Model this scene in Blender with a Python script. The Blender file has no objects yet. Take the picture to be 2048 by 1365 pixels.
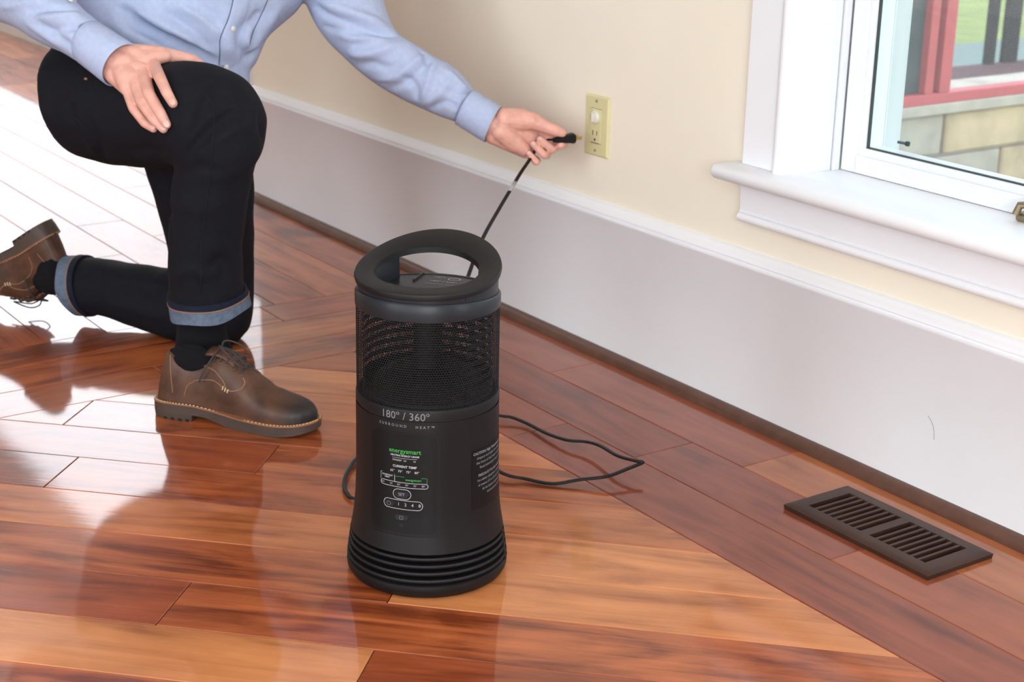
import bpy, bmesh, math, random
import numpy as np
from mathutils import Vector, Matrix, noise
from mathutils.bvhtree import BVHTree
random.seed(7)
scene = bpy.context.scene
col = scene.collection
PI = math.pi

# ------------------------------------------------------------------ camera
FPX, CX, CY = 3241.26, 1024.0, 682.5           # focal length in pixels of the 2048x1365 frame
PITCH, ROLL, YAW = [math.radians(a) for a in (18.2373, 1.19493, -55.2758)]
CAM = Vector((0, -1.882, 1.02))
fw = Vector((math.sin(YAW)*math.cos(PITCH), math.cos(YAW)*math.cos(PITCH), -math.sin(PITCH)))
rt0 = Vector((math.cos(YAW), -math.sin(YAW), 0)); up0 = rt0.cross(fw)
RT = math.cos(ROLL)*rt0 + math.sin(ROLL)*up0
UP = -math.sin(ROLL)*rt0 + math.cos(ROLL)*up0
cam = bpy.data.objects.new('camera', bpy.data.cameras.new('camera')); col.objects.link(cam)
cam.data.sensor_width = 36.0
cam.data.lens = 36.0*FPX/2048
cam.matrix_world = Matrix(((RT.x, UP.x, -fw.x, CAM.x), (RT.y, UP.y, -fw.y, CAM.y), (RT.z, UP.z, -fw.z, CAM.z), (0, 0, 0, 1)))
cam.data.clip_start = 0.05
cam.data.dof.use_dof = True
cam.data.dof.focus_distance = 2.2
cam.data.dof.aperture_fstop = 9.0
scene.camera = cam
scene.view_settings.view_transform = 'Standard'
scene.view_settings.look = 'None'
scene.view_settings.gamma = 1.0
scene.view_settings.exposure = -0.2
scene.view_settings.use_curve_mapping = False

def ray(x, y):                                   # direction through a pixel, one unit of depth along the axis
    return fw + RT*((x-CX)/FPX) - UP*((y-CY)/FPX)
def at(x, y, Z): return CAM + ray(x, y)*Z
def on_floor(x, y, z=0.0):
    d = ray(x, y); return CAM + d*((z-CAM.z)/d.z)
def on_wall(x, y, Y=0.0):
    d = ray(x, y); return CAM + d*((Y-CAM.y)/d.y)
def depth(P): return (Vector(P)-CAM).dot(fw)

# ------------------------------------------------------------------ world, daylight and added fill
w = bpy.data.worlds.new('world'); scene.world = w; w.use_nodes = True
bg = w.node_tree.nodes['Background']
bg.inputs[0].default_value = (0.78, 0.89, 1.0, 1); bg.inputs[1].default_value = 3.7
def window_light(name, loc, direction, sx, sy, power, color):
    l = bpy.data.lights.new(name, 'AREA'); l.shape = 'RECTANGLE'; l.size = sx; l.size_y = sy
    l.energy = power; l.color = color
    o = bpy.data.objects.new(name, l); col.objects.link(o); o.location = loc
    o.rotation_euler = Vector(direction).to_track_quat('-Z', 'Y').to_euler()
    return o
# daylight standing in the openings of the far windows and the one beside
for k in range(4):
    window_light('daylight_far_low', (-4.75-1.05*k, 0.43, 0.62), (0, -1, 0), 1.05, 0.70, 7.0, (0.84, 0.92, 1.0))
    if k: window_light('daylight_far_high', (-4.75-1.05*k, 0.43, 1.57), (0, -1, 0), 1.05, 1.20, 24, (0.86, 0.93, 1.0))
window_light('daylight_beside', (0.35, 0.10, 1.35), (0, -1, 0), 1.5, 1.6, 34, (0.76, 0.87, 1.0))
for k in range(2):
    window_light('fill_behind', (1.1-2.4*k, -5.05, 1.55), (0, 1, -0.02), 1.5, 1.7, 36+8*k, (0.92, 0.96, 1.0))  # fill lamps added behind the camera, no known windows there

window_light('fill_right', (2.36, -3.3, 1.6), (-1, 0, 0), 2.2, 1.5, 140, (0.95, 0.975, 1.0))  # main fill, added behind the camera to lift the wall without arm shadow

# ------------------------------------------------------------------ materials
def lin(c):
    return tuple(((v/255)/12.92 if v/255 <= 0.04045 else ((v/255+0.055)/1.055)**2.4) for v in c)
def new_mat(name):
    m = bpy.data.materials.new(name); m.use_nodes = True
    nt = m.node_tree; b = nt.nodes['Principled BSDF']
    return m, nt, b
def node(nt, typ, **kw):
    n = nt.nodes.new(typ)
    for k, v in kw.items():
        if k.startswith('i_'): n.inputs[int(k[2:])].default_value = v
        else: setattr(n, k, v)
    return n
def plain(name, rgb, rough=0.5, metal=0.0, spec=0.5, var=0.06, scale=30, bump=0.0, bscale=400, coat=0.0, sheen=0.0, sss=0.0):
    m, nt, b = new_mat(name)
    c = lin(rgb)
    tc = node(nt, 'ShaderNodeTexCoord')
    n = node(nt, 'ShaderNodeTexNoise'); n.inputs['Scale'].default_value = scale; n.inputs['Detail'].default_value = 4
    nt.links.new(tc.outputs['Object'], n.inputs['Vector'])
    r = node(nt, 'ShaderNodeValToRGB')
    r.color_ramp.elements[0].position = 0.3; r.color_ramp.elements[1].position = 0.7
    r.color_ramp.elements[0].color = (*[v*(1-var) for v in c], 1); r.color_ramp.elements[1].color = (*[min(1, v*(1+var)) for v in c], 1)
    nt.links.new(n.outputs['Fac'], r.inputs['Fac']); nt.links.new(r.outputs['Color'], b.inputs['Base Color'])
    b.inputs['Roughness'].default_value = rough; b.inputs['Metallic'].default_value = metal
    b.inputs['Specular IOR Level'].default_value = spec; b.inputs['Coat Weight'].default_value = coat
    b.inputs['Sheen Weight'].default_value = sheen
    if sss:
        b.inputs['Subsurface Weight'].default_value = sss; b.inputs['Subsurface Radius'].default_value = (0.012, 0.004, 0.002); b.inputs['Subsurface Scale'].default_value = 0.5
    if bump:
        n2 = node(nt, 'ShaderNodeTexNoise'); n2.inputs['Scale'].default_value = bscale; n2.inputs['Detail'].default_value = 3
        nt.links.new(tc.outputs['Object'], n2.inputs['Vector'])
        bp = node(nt, 'ShaderNodeBump'); bp.inputs['Strength'].default_value = bump; bp.inputs['Distance'].default_value = 0.001
        nt.links.new(n2.outputs['Fac'], bp.inputs['Height']); nt.links.new(bp.outputs['Normal'], b.inputs['Normal'])
    return m

def wood_floor():
    m, nt, b = new_mat('tropical_hardwood'); L = nt.links.new
    tc = node(nt, 'ShaderNodeTexCoord'); oi = node(nt, 'ShaderNodeObjectInfo')
    add = node(nt, 'ShaderNodeVectorMath', operation='MULTIPLY_ADD')
    cmb = node(nt, 'ShaderNodeCombineXYZ'); mul = node(nt, 'ShaderNodeMath', operation='MULTIPLY'); mul.inputs[1].default_value = 37.0
    L(oi.outputs['Random'], mul.inputs[0]); L(mul.outputs[0], cmb.inputs[0]); L(mul.outputs[0], cmb.inputs[1]); L(mul.outputs[0], cmb.inputs[2])
    add.inputs[1].default_value = (1, 1, 1); L(tc.outputs['Object'], add.inputs[0]); L(cmb.outputs[0], add.inputs[2])
    def mapped(sx, sy):
        mp = node(nt, 'ShaderNodeMapping'); mp.inputs['Scale'].default_value = (sx, sy, 1); L(add.outputs[0], mp.inputs['Vector']); return mp
    m1 = mapped(1.0, 40)      # fine streaks
    n1 = node(nt, 'ShaderNodeTexNoise'); n1.inputs['Scale'].default_value = 5; n1.inputs['Detail'].default_value = 8; n1.inputs['Roughness'].default_value = 0.62; n1.inputs['Distortion'].default_value = 0.15
    L(m1.outputs[0], n1.inputs['Vector'])
    m2 = mapped(0.9, 5.0)       # broad figure
    n2 = node(nt, 'ShaderNodeTexNoise'); n2.inputs['Scale'].default_value = 2.0; n2.inputs['Detail'].default_value = 5; n2.inputs['Distortion'].default_value = 2.1
    L(m2.outputs[0], n2.inputs['Vector'])
    m3 = mapped(0.9, 7)       # flame figure
    w3 = node(nt, 'ShaderNodeTexWave', wave_type='BANDS', bands_direction='Y', wave_profile='SAW'); w3.inputs['Scale'].default_value = 1.6; w3.inputs['Distortion'].default_value = 6; w3.inputs['Detail'].default_value = 3; w3.inputs['Detail Scale'].default_value = 0.8
    L(m3.outputs[0], w3.inputs['Vector'])
    m4 = mapped(3.0, 6)       # blotches
    n4 = node(nt, 'ShaderNodeTexNoise'); n4.inputs['Scale'].default_value = 2.4; n4.inputs['Detail'].default_value = 5; n4.inputs['Distortion'].default_value = 0.8
    L(m4.outputs[0], n4.inputs['Vector'])
    def madd(a, k, c):
        q = node(nt, 'ShaderNodeMath', operation='MULTIPLY_ADD'); L(a, q.inputs[0]); q.inputs[1].default_value = k
        if isinstance(c, float): q.inputs[2].default_value = c
        else: L(c, q.inputs[2])
        return q.outputs[0]
    s = madd(n1.outputs['Fac'], 0.32, -0.60)
    s = madd(n2.outputs['Fac'], 1.25, s); s = madd(w3.outputs['Fac'], 0.08, s); s = madd(n4.outputs['Fac'], 0.62, s)
    sb = node(nt, 'ShaderNodeMath', operation='SUBTRACT'); L(s, sb.inputs[0]); sb.inputs[1].default_value = 0.62
    sc_ = node(nt, 'ShaderNodeMath', operation='MULTIPLY_ADD'); L(sb.outputs[0], sc_.inputs[0]); L(oi.outputs['Alpha'], sc_.inputs[1]); sc_.inputs[2].default_value = 0.62; s = sc_.outputs[0]
    ramp = node(nt, 'ShaderNodeValToRGB'); cr = ramp.color_ramp
    cr.elements[0].position = 0.27; cr.elements[0].color = (0.40, 0.28, 0.23, 1)
    cr.elements[1].position = 0.86; cr.elements[1].color = (1.22, 1.22, 1.2, 1)
    e = cr.elements.new(0.55); e.color = (0.86, 0.80, 0.75, 1)
    L(s, ramp.inputs['Fac'])
    mx = node(nt, 'ShaderNodeMix', data_type='RGBA', blend_type='MULTIPLY'); mx.inputs[0].default_value = 1.0
    L(oi.outputs['Color'], mx.inputs[6]); L(ramp.outputs['Color'], mx.inputs[7]); L(mx.outputs[2], b.inputs['Base Color'])
    b.inputs['Roughness'].default_value = 0.42; b.inputs['Specular IOR Level'].default_value = 0.12
    b.inputs['Coat Weight'].default_value = 0.9; b.inputs['Coat Roughness'].default_value = 0.055; b.inputs['Coat IOR'].default_value = 1.5
    nb = node(nt, 'ShaderNodeTexNoise'); nb.inputs['Scale'].default_value = 9; nb.inputs['Detail'].default_value = 2
    L(add.outputs[0], nb.inputs['Vector'])
    bp = node(nt, 'ShaderNodeBump'); bp.inputs['Strength'].default_value = 0.35; bp.inputs['Distance'].default_value = 0.0006
    hb = madd(n1.outputs['Fac'], 0.12, nb.outputs['Fac'])
    L(hb, bp.inputs['Height']); L(bp.outputs['Normal'], b.inputs['Normal']); L(bp.outputs['Normal'], b.inputs['Coat Normal'])
    return m

M_FLOOR = wood_floor()
M_SUB = plain('subfloor_dark', (40, 22, 14), 0.8)
M_CREAM = plain('cream_wall_paint', (238, 229, 212), 0.75, var=0.02, scale=3, bump=0.12, bscale=260)
M_WHITE = plain('white_trim_paint', (235, 236, 240), 0.42, var=0.015, scale=6, bump=0.05, bscale=120)
M_VINYL = plain('white_window_vinyl', (226, 229, 233), 0.35, var=0.01)
M_CEIL = plain('ceiling_paint', (240, 238, 233), 0.8, var=0.01)
M_QR = plain('dark_stained_moulding', (92, 62, 50), 0.30, var=0.18, scale=35, bump=0.08, bscale=200)
M_BLACK = plain('black_plastic', (18, 17, 19), 0.48, spec=0.28, var=0.08, scale=20, bump=0.12, bscale=1500)
M_BAND = plain('charcoal_plastic', (29, 31, 36), 0.38, spec=0.3, var=0.05)
M_PANEL = plain('black_panel_film', (10, 11, 13), 0.5, spec=0.25, var=0.05)
M_GRILLE = plain('grille_black_metal', (16, 16, 18), 0.5, spec=0.2, var=0.05)
M_CORE = plain('heater_core', (12, 12, 13), 0.6, var=0.2)
M_PRINT = plain('white_print', (176, 176, 180), 0.6, var=0.02)
M_PRINT_DIM = plain('grey_print', (116, 116, 122), 0.6, var=0.02)
M_GREEN = plain('green_print', (52, 150, 60), 0.6, var=0.02)
M_BUTTON = plain('button_rubber', (26, 27, 31), 0.5, spec=0.3)
M_CORD = plain('black_cord_vinyl', (14, 15, 17), 0.42, spec=0.25, var=0.05)
M_TAG = plain('pale_cord_tag', (160, 160, 158), 0.5, var=0.35, scale=900)
M_BRASS = plain('brass_prong', (176, 150, 96), 0.3, metal=0.9)
M_BRONZE = plain('oil_rubbed_bronze', (64, 43, 34), 0.42, metal=0.15, spec=0.35, var=0.2, scale=12)
M_DUCT = plain('duct_dark', (14, 13, 12), 0.8)
M_ALMOND = plain('almond_plastic', (214, 206, 160), 0.32, var=0.01)
M_DIM = plain('dull_almond', (150, 140, 104), 0.5)
M_SLOT = plain('socket_slot', (60, 52, 38), 0.6)
M_CAP = plain('clear_plastic', (216, 213, 198), 0.15, var=0.02)
M_SCREW = plain('dark_screw_metal', (70, 82, 88), 0.35, metal=0.7)
M_GASKET = plain('dark_gasket', (52, 58, 60), 0.6)

def glass_mat(name, tint=(0.97, 1, 0.99), refl=0.06):
    m, nt, b = new_mat(name); nt.nodes.remove(b)
    out = nt.nodes['Material Output']; t = node(nt, 'ShaderNodeBsdfTransparent'); t.inputs[0].default_value = (*tint, 1)
    g = node(nt, 'ShaderNodeBsdfGlossy'); g.inputs['Roughness'].default_value = 0.02
    lw = node(nt, 'ShaderNodeLayerWeight'); lw.inputs[0].default_value = 0.5
    pw = node(nt, 'ShaderNodeMath', operation='POWER'); pw.inputs[1].default_value = 5.0; nt.links.new(lw.outputs['Facing'], pw.inputs[0])
    fr = node(nt, 'ShaderNodeMath', operation='MULTIPLY_ADD'); fr.inputs[1].default_value = 0.5; fr.inputs[2].default_value = 0.03; nt.links.new(pw.outputs[0], fr.inputs[0])
    mx = node(nt, 'ShaderNodeMixShader'); nt.links.new(fr.outputs[0], mx.inputs[0]); nt.links.new(t.outputs[0], mx.inputs[1]); nt.links.new(g.outputs[0], mx.inputs[2])
    nt.links.new(mx.outputs[0], out.inputs['Surface'])
    return m
M_GLASS = glass_mat('window_glass')
def screen_mat():
    m, nt, b = new_mat('insect_screen'); out = nt.nodes['Material Output']
    tc = node(nt, 'ShaderNodeTexCoord'); sep = node(nt, 'ShaderNodeSeparateXYZ'); nt.links.new(tc.outputs['Object'], sep.inputs[0])
    vals = []
    for ax in (0, 2):
        mu = node(nt, 'ShaderNodeMath', operation='MULTIPLY'); mu.inputs[1].default_value = 620; nt.links.new(sep.outputs[ax], mu.inputs[0])
        fr = node(nt, 'ShaderNodeMath', operation='FRACT'); nt.links.new(mu.outputs[0], fr.inputs[0])
        lt = node(nt, 'ShaderNodeMath', operation='LESS_THAN'); lt.inputs[1].default_value = 0.17; nt.links.new(fr.outputs[0], lt.inputs[0]); vals.append(lt.outputs[0])
    mxm = node(nt, 'ShaderNodeMath', operation='MAXIMUM'); nt.links.new(vals[0], mxm.inputs[0]); nt.links.new(vals[1], mxm.inputs[1])
    t = node(nt, 'ShaderNodeBsdfTransparent'); mx = node(nt, 'ShaderNodeMixShader')
    b.inputs['Base Color'].default_value = (0.35, 0.36, 0.38, 1)
    nt.links.new(mxm.outputs[0], mx.inputs[0]); nt.links.new(t.outputs[0], mx.inputs[1]); nt.links.new(b.outputs[0], mx.inputs[2]); nt.links.new(mx.outputs[0], out.inputs['Surface'])
    return m
M_SCREEN = screen_mat()

# ------------------------------------------------------------------ object helpers
def tag(o, label=None, cat=None, group=None, kind=None):
    if label: o['label'] = label
    if cat: o['category'] = cat
    if group: o['group'] = group
    if kind: o['kind'] = kind
    return o
def empty(name, loc=(0, 0, 0), rz=0.0):
    o = bpy.data.objects.new(name, None); col.objects.link(o); o.location = loc; o.rotation_euler = (0, 0, rz); o.empty_display_size = 0.05
    return o
def link(name, me, mat=None, parent=None, smooth=False):
    if mat is not None:
        me.materials.clear(); me.materials.append(mat)
    if smooth:
        me.polygons.foreach_set('use_smooth', [True]*len(me.polygons))
    o = bpy.data.objects.new(name, me); col.objects.link(o)
    if parent is not None: o.parent = parent
    return o
def mesh(name, verts, faces):
    me = bpy.data.meshes.new(name); me.from_pydata([tuple(v) for v in verts], [], faces); me.update(); return me
def fix(me):
    bm = bmesh.new(); bm.from_mesh(me); bmesh.ops.recalc_face_normals(bm, faces=bm.faces); bm.to_mesh(me); bm.free(); return me
def autosmooth(o, ang=40):
    me = o.data
    me.polygons.foreach_set('use_smooth', [True]*len(me.polygons))
    bm = bmesh.new(); bm.from_mesh(me); a = math.radians(ang)
    for e in bm.edges:
        if len(e.link_faces) == 2 and e.calc_face_angle(0) > a: e.smooth = False
    bm.to_mesh(me); bm.free()
    return o
class MB:
    def __init__(s): s.bm = bmesh.new()
    def box(s, lo, hi, bevel=0.0, seg=2):
        r = bmesh.ops.create_cube(s.bm, size=1.0); vs = r['verts']
        for v in vs: v.co = Vector([lo[i] + (v.co[i]+0.5)*(hi[i]-lo[i]) for i in range(3)])
        if bevel:
            es = list({e for v in vs for e in v.link_edges})
            bmesh.ops.bevel(s.bm, geom=es, offset=bevel, segments=seg, affect='EDGES', profile=0.5)
        return s
    def raw(s, verts, faces):
        b = [s.bm.verts.new(v) for v in verts]
        for f in faces: s.bm.faces.new([b[i] for i in f])
        return s
    def lathe(s, prof, n=64, closed=False, a0=0.0, a1=2*PI):
        full = abs(a1-a0-2*PI) < 1e-6; m = n if full else n+1
        rings = []
        for r, z in prof:
            if r < 1e-6: rings.append([s.bm.verts.new((0, 0, z))])
            else: rings.append([s.bm.verts.new((r*math.cos(a0+(a1-a0)*i/n), r*math.sin(a0+(a1-a0)*i/n), z)) for i in range(m)])
        pairs = list(zip(rings[:-1], rings[1:]))
        if closed: pairs.append((rings[-1], rings[0]))
        for A, B in pairs:
            for i in range(n):
                j = (i+1) % m
                if len(A) == 1 and len(B) == 1: continue
                if len(A) == 1: s.bm.faces.new((A[0], B[j], B[i]))
                elif len(B) == 1: s.bm.faces.new((A[i], A[j], B[0]))
                else: s.bm.faces.new((A[i], A[j], B[j], B[i]))
        return s
    def tube(s, pts, r, n=10, cap=True):
        me_v, me_f = tube_geo(pts, r, n, cap); return s.raw(me_v, me_f)
    def build(s, name, mat, parent=None, smooth=None):
        bmesh.ops.recalc_face_normals(s.bm, faces=s.bm.faces)
        me = bpy.data.meshes.new(name); s.bm.to_mesh(me); s.bm.free()
        o = link(name, me, mat, parent)
        if smooth: autosmooth(o, smooth)
        return o
def frames(pts):
    P = [Vector(p) for p in pts]; T = []
    for i in range(len(P)):
        a = P[max(0, i-1)]; b = P[min(len(P)-1, i+1)]; t = (b-a); T.append(t.normalized() if t.length > 1e-9 else Vector((0, 0, 1)))
    n = T[0].orthogonal().normalized(); out = []
    for i, t in enumerate(T):
        n = (n - t*n.dot(t))
        n = n.normalized() if n.length > 1e-6 else t.orthogonal().normalized()
        out.append((P[i], t, n, t.cross(n)))
    return out
def tube_geo(pts, r, n=10, cap=True):
    V, F = [], []; fr = frames(pts); R = r if hasattr(r, '__len__') else [r]*len(fr)
    for (p, t, a, b), rr in zip(fr, R):
        for k in range(n): V.append(p + (a*math.cos(2*PI*k/n) + b*math.sin(2*PI*k/n))*rr)
    m = len(fr)
    for i in range(m-1):
        for k in range(n): F.append((i*n+k, i*n+(k+1) % n, (i+1)*n+(k+1) % n, (i+1)*n+k))
    if cap: F.append(tuple(range(n-1, -1, -1))); F.append(tuple((m-1)*n+k for k in range(n)))
    return V, F
def catmull(pts, sub=8):
    P = [np.array(p, float) for p in pts]; out = []
    for i in range(len(P)-1):
        p0 = P[max(0, i-1)]; p1 = P[i]; p2 = P[i+1]; p3 = P[min(len(P)-1, i+2)]
        for k in range(sub):
            t = k/sub
            out.append(0.5*((2*p1)+(-p0+p2)*t+(2*p0-5*p1+4*p2-p3)*t*t+(-p0+3*p1-3*p2+p3)*t**3))
    out.append(P[-1]); return out
def struct(o): o['kind'] = 'structure'; return o

# ------------------------------------------------------------------ floor of planks
def clip(poly, nx, ny, c):                      # keep nx*x+ny*y <= c
    out = []
    for i in range(len(poly)):
        a, b = poly[i], poly[(i+1) % len(poly)]
        da, db = nx*a[0]+ny*a[1]-c, nx*b[0]+ny*b[1]-c
        if da <= 0: out.append(a)
        if da*db < 0:
            t = da/(da-db); out.append((a[0]+(b[0]-a[0])*t, a[1]+(b[1]-a[1])*t))
    return out
def inset(poly, d):
    n = len(poly); res = []
    area = sum(poly[i][0]*poly[(i+1) % n][1]-poly[(i+1) % n][0]*poly[i][1] for i in range(n))
    if area < 0: poly = poly[::-1]
    for i in range(n):
        p0, p1, p2 = [Vector(poly[j % n]) for j in (i-1, i, i+1)]
        d1 = (p1-p0); d2 = (p2-p1)
        if d1.length < 1e-5 or d2.length < 1e-5: continue
        d1.normalize(); d2.normalize()
        n1 = Vector((-d1.y, d1.x)); n2 = Vector((-d2.y, d2.x)); k = 1+n1.dot(n2)
        if k < 0.15: k = 0.15
        q = p1 + (n1+n2)*(d/k); res.append((q.x, q.y))
    return res
floor = MB().box((-9.6, -5.3, -0.12), (2.4, 0.44, -0.013)).build('floor', M_SUB); struct(floor)
TONES = {'light': (200, 128, 78), 'tan': (188, 112, 66), 'red': (150, 73, 40), 'mid': (168, 90, 50), 'dark': (136, 68, 44), 'border': (142, 74, 50)}
def plank(poly, ang, tone, jitter=0.06):
    p = inset(poly, 0.0006)
    if len(p) < 3: return
    cx = sum(q[0] for q in p)/len(p); cy = sum(q[1] for q in p)/len(p)
    ca, sa = math.cos(-ang), math.sin(-ang)
    loc = lambda q: ((q[0]-cx)*ca-(q[1]-cy)*sa, (q[0]-cx)*sa+(q[1]-cy)*ca)
    o = [loc(q) for q in p]; i = [loc(q) for q in inset(p, 0.0010)]
    if len(o) != len(i): i = o
    n = len(o); zt = random.uniform(-0.00012, 0.00012)
    V = [(*q, -0.0125) for q in o]+[(*q, zt-0.0012) for q in o]+[(*q, zt) for q in i]
    F = [tuple(range(2*n, 3*n))]
    for k in range(n):
        j = (k+1) % n; F += [(k, j, n+j, n+k), (n+k, n+j, 2*n+j, 2*n+k)]
    ob = link('plank', mesh('plank', V, F), M_FLOOR, floor); ob.location = (cx, cy, 0); ob.rotation_euler = (0, 0, ang)
    c = lin(TONES[tone] if isinstance(tone, str) else tone); g = 1+random.uniform(-jitter, jitter)
    ob.color = (c[0]*g, c[1]*g*random.uniform(0.97, 1.03), c[2]*g*random.uniform(0.94, 1.06), {'light': 0.7, 'tan': 0.8, 'mid': 1.15, 'red': 1.0, 'border': 0.7, 'dark': 0.7}.get(tone, 0.6) if isinstance(tone, str) else 0.5)
XB = (-2.649, -2.769, -2.895, -3.011)            # band running away from the wall
YB = (-0.420, -0.293, -0.166, 0.0)               # border running along the wall
# field laid on the diagonal: rows between lines of constant (x-y)/sqrt2, joints at x+y
S0, DS = -1.0763, 0.1270
JOINTS = {0: [-3.052, -2.56, -1.1], 1: [-3.475, -2.55, -1.0], 2: [-4.2, -2.57, -0.9], 3: [-3.9, -2.60, -0.9], 4: [-2.992, -1.0], 5: [-2.576, -3.62, -0.9], -1: [-2.75, -3.6], -2: [-3.2, -2.6], -3: [-3.6], -4: [-3.3]}
COLORS = {0: ['red', 'mid'], 1: ['red', 'mid', 'tan'], 2: ['tan', 'tan', 'light'], 3: ['mid', 'mid', 'light'], 4: ['red', 'mid', 'tan'], 5: ['red', 'light', 'red']}
r2 = math.sqrt(2)
for k in range(-9, 22):
    s0, s1 = S0+DS*k, S0+DS*(k+1)
    js = sorted(JOINTS.get(k, []))
    lo, hi = -6.2, 0.9
    while not js or js[0] > lo: js.insert(0, (js[0] if js else random.uniform(-2.8, -1.8))-random.uniform(1.3, 1.9))
    while js[-1] < hi: js.append(js[-1]+random.uniform(1.3, 1.9))
    vis = [j for j in js]
    cs = COLORS.get(k); idx = 0
    for a, b in zip(js[:-1], js[1:]):
        # corners: s=(x-y)/r2, t=x+y  ->  x=(t+s*r2)/2, y=(t-s*r2)/2
        poly = [((t+s*r2)/2, (t-s*r2)/2) for s, t in ((s0, a), (s1, a), (s1, b), (s0, b))]
        poly = clip(poly, 0, 1, YB[0]); poly = clip(poly, -1, 0, -XB[0]) if poly else poly
        poly = clip(poly, 1, 0, 0.9) if poly else poly; poly = clip(poly, 0, -1, 3.0) if poly else poly
        if len(poly) < 3: continue
        tone = random.choice(['tan', 'mid', 'red', 'light', 'tan'])
        if cs: tone = cs[min(idx, len(cs)-1)]; idx += 1
        plank(poly, PI/4, tone)
# border along the wall, mitred into the band
bj = [[-2.1155, -0.75], [-1.931, -1.478, -0.7], [-2.35, -1.805, -0.9]]
for i in range(3):
    js = [-3.3]+bj[i]+[0.9]
    for q, (a, b) in enumerate(zip(js[:-1], js[1:])):
        poly = [(a, YB[i]), (b, YB[i]), (b, YB[i+1]), (a, YB[i+1])]
        # mitre line from (XB0,YB0) to (XB3, -0.039)
        mx, my = XB[3]-XB[0], -0.039-YB[0]
        poly = clip(poly, -my, mx, -my*XB[0]+mx*YB[0])
        if len(poly) >= 3: plank(poly, 0, (180, 108, 66) if (i == 2 and q == 2) else random.choice(['border', 'border', 'dark', (158, 86, 58)]), 0.05)
for i in range(3):
    js = [-3.0, -1.95-0.2*i, -0.79+0.17*i, 0.2]
    for a, b in zip(js[:-1], js[1:]):
        poly = [(XB[i+1], a), (XB[i], a), (XB[i], b), (XB[i+1], b)]
        mx, my = XB[3]-XB[0], -0.039-YB[0]
        poly = clip(poly, my, -mx, my*XB[0]-mx*YB[0]); poly = clip(poly, 0, 1, 0.0) if poly else poly
        if len(poly) >= 3: plank(poly, PI/2, random.choice(['tan', 'mid', 'mid']), 0.05)
# far room: boards parallel to the wall
for k in range(-4, 20):
    y1 = -0.039-0.125*k; y0 = y1-0.125
    x = XB[3]; first = True
    while x > -9.2:
        ln = random.uniform(0.5, 1.4) if first else random.uniform(1.2, 2.0); first = False
        poly = clip([(x-ln, y0), (x, y0), (x, y1), (x-ln, y1)], 0, 1, 0.44)
        if y1 > 0.05: poly = clip(poly, 1, 0, -3.95) if poly else poly
        if len(poly) >= 3: plank(poly, 0, random.choice(['tan', 'mid', 'mid', 'red']), 0.05)
        x -= ln

# ------------------------------------------------------------------ room shell
CORNER = -3.95; WH = 2.7
WX0, WX1, WZ0, WZ1 = -1.907, -0.75, 0.43, 2.05     # window opening
wb = MB()
for lo, hi in (((CORNER, 0, 0), (WX0, 0.16, WH)), ((WX0, 0, 0), (WX1, 0.16, WZ0)), ((WX0, 0, WZ1), (WX1, 0.16, WH)), ((WX1, 0, 0), (-0.42, 0.16, WH)),
               ((-0.42, 0, 0), (1.12, 0.16, 0.5)), ((-0.42, 0, 2.2), (1.12, 0.16, WH)), ((1.12, 0, 0), (2.4, 0.16, WH))):
    wb.box(lo, hi)
wall_back = struct(wb.build('wall_back', M_CREAM))
far = MB()
far.box((-9.6, 0.44, 0), (CORNER, 0.60, 0.27)).box((-9.6, 0.44, 2.17), (CORNER, 0.60, WH)).box((-9.6, 0.44, 0.27), (-8.4, 0.6, 2.17))
for k in range(5): far.box((-4.225-1.05*k-0.03, 0.44, 0.27), (-4.225-1.05*k+0.03, 0.60, 2.1))
far.box((-4.2, 0.44, .27), (CORNER, 0.6, 2.1)).box((-5.3, 0.44, 0.97), (-4.2, 0.6, 2.18)).box((CORNER, 0.16, 0), (CORNER+0.14, 0.6, WH))
struct(far.build('wall_far', M_WHITE))
M_SKY_BLOCK = plain('white_sky_blocker', (238, 238, 236), 0.9, var=0.02)
for k in range(4): struct(MB().box((-4.75-1.05*k-0.5, 0.545, 0.27), (-4.75-1.05*k+0.5, 0.55, 2.17)).build('window_%d' % (k+2), M_SKY_BLOCK))  # unseen panels added behind the far lights to stop sky light
struct(MB().box((-9.76, -5.4, 0), (-9.6, 0.6, WH)).build('wall_left', M_CREAM))
struct(MB().box((2.4, -5.4, 0), (2.56, -4.4, WH)).box((2.4, -2.2, 0), (2.56, 0.16, WH)).box((2.4, -4.4, 0), (2.56, -2.2, 0.85)).box((2.4, -4.4, 2.35), (2.56, -2.2, WH)).build('wall_right', M_CREAM))  # opening added for the fill lamp on this side
fr = MB().box((-9.6, -5.4, 0), (2.4, -5.12, 0.65)).box((-9.6, -5.4, 2.45), (2.4, -5.12, WH))
xs = [-9.6]+[v for v in (-2.1, -0.5, 0.3, 1.9)]+[2.4]  # openings added for the fill lamps behind the camera
for a, b in zip(xs[::2], xs[1::2]): fr.box((a, -5.4, 0.65), (b, -5.12, 2.45))
struct(fr.build('wall_front', M_CREAM))
struct(MB().box((-9.76, -5.4, WH), (2.56, 0.6, WH+0.1)).build('ceiling', M_CEIL))
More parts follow.
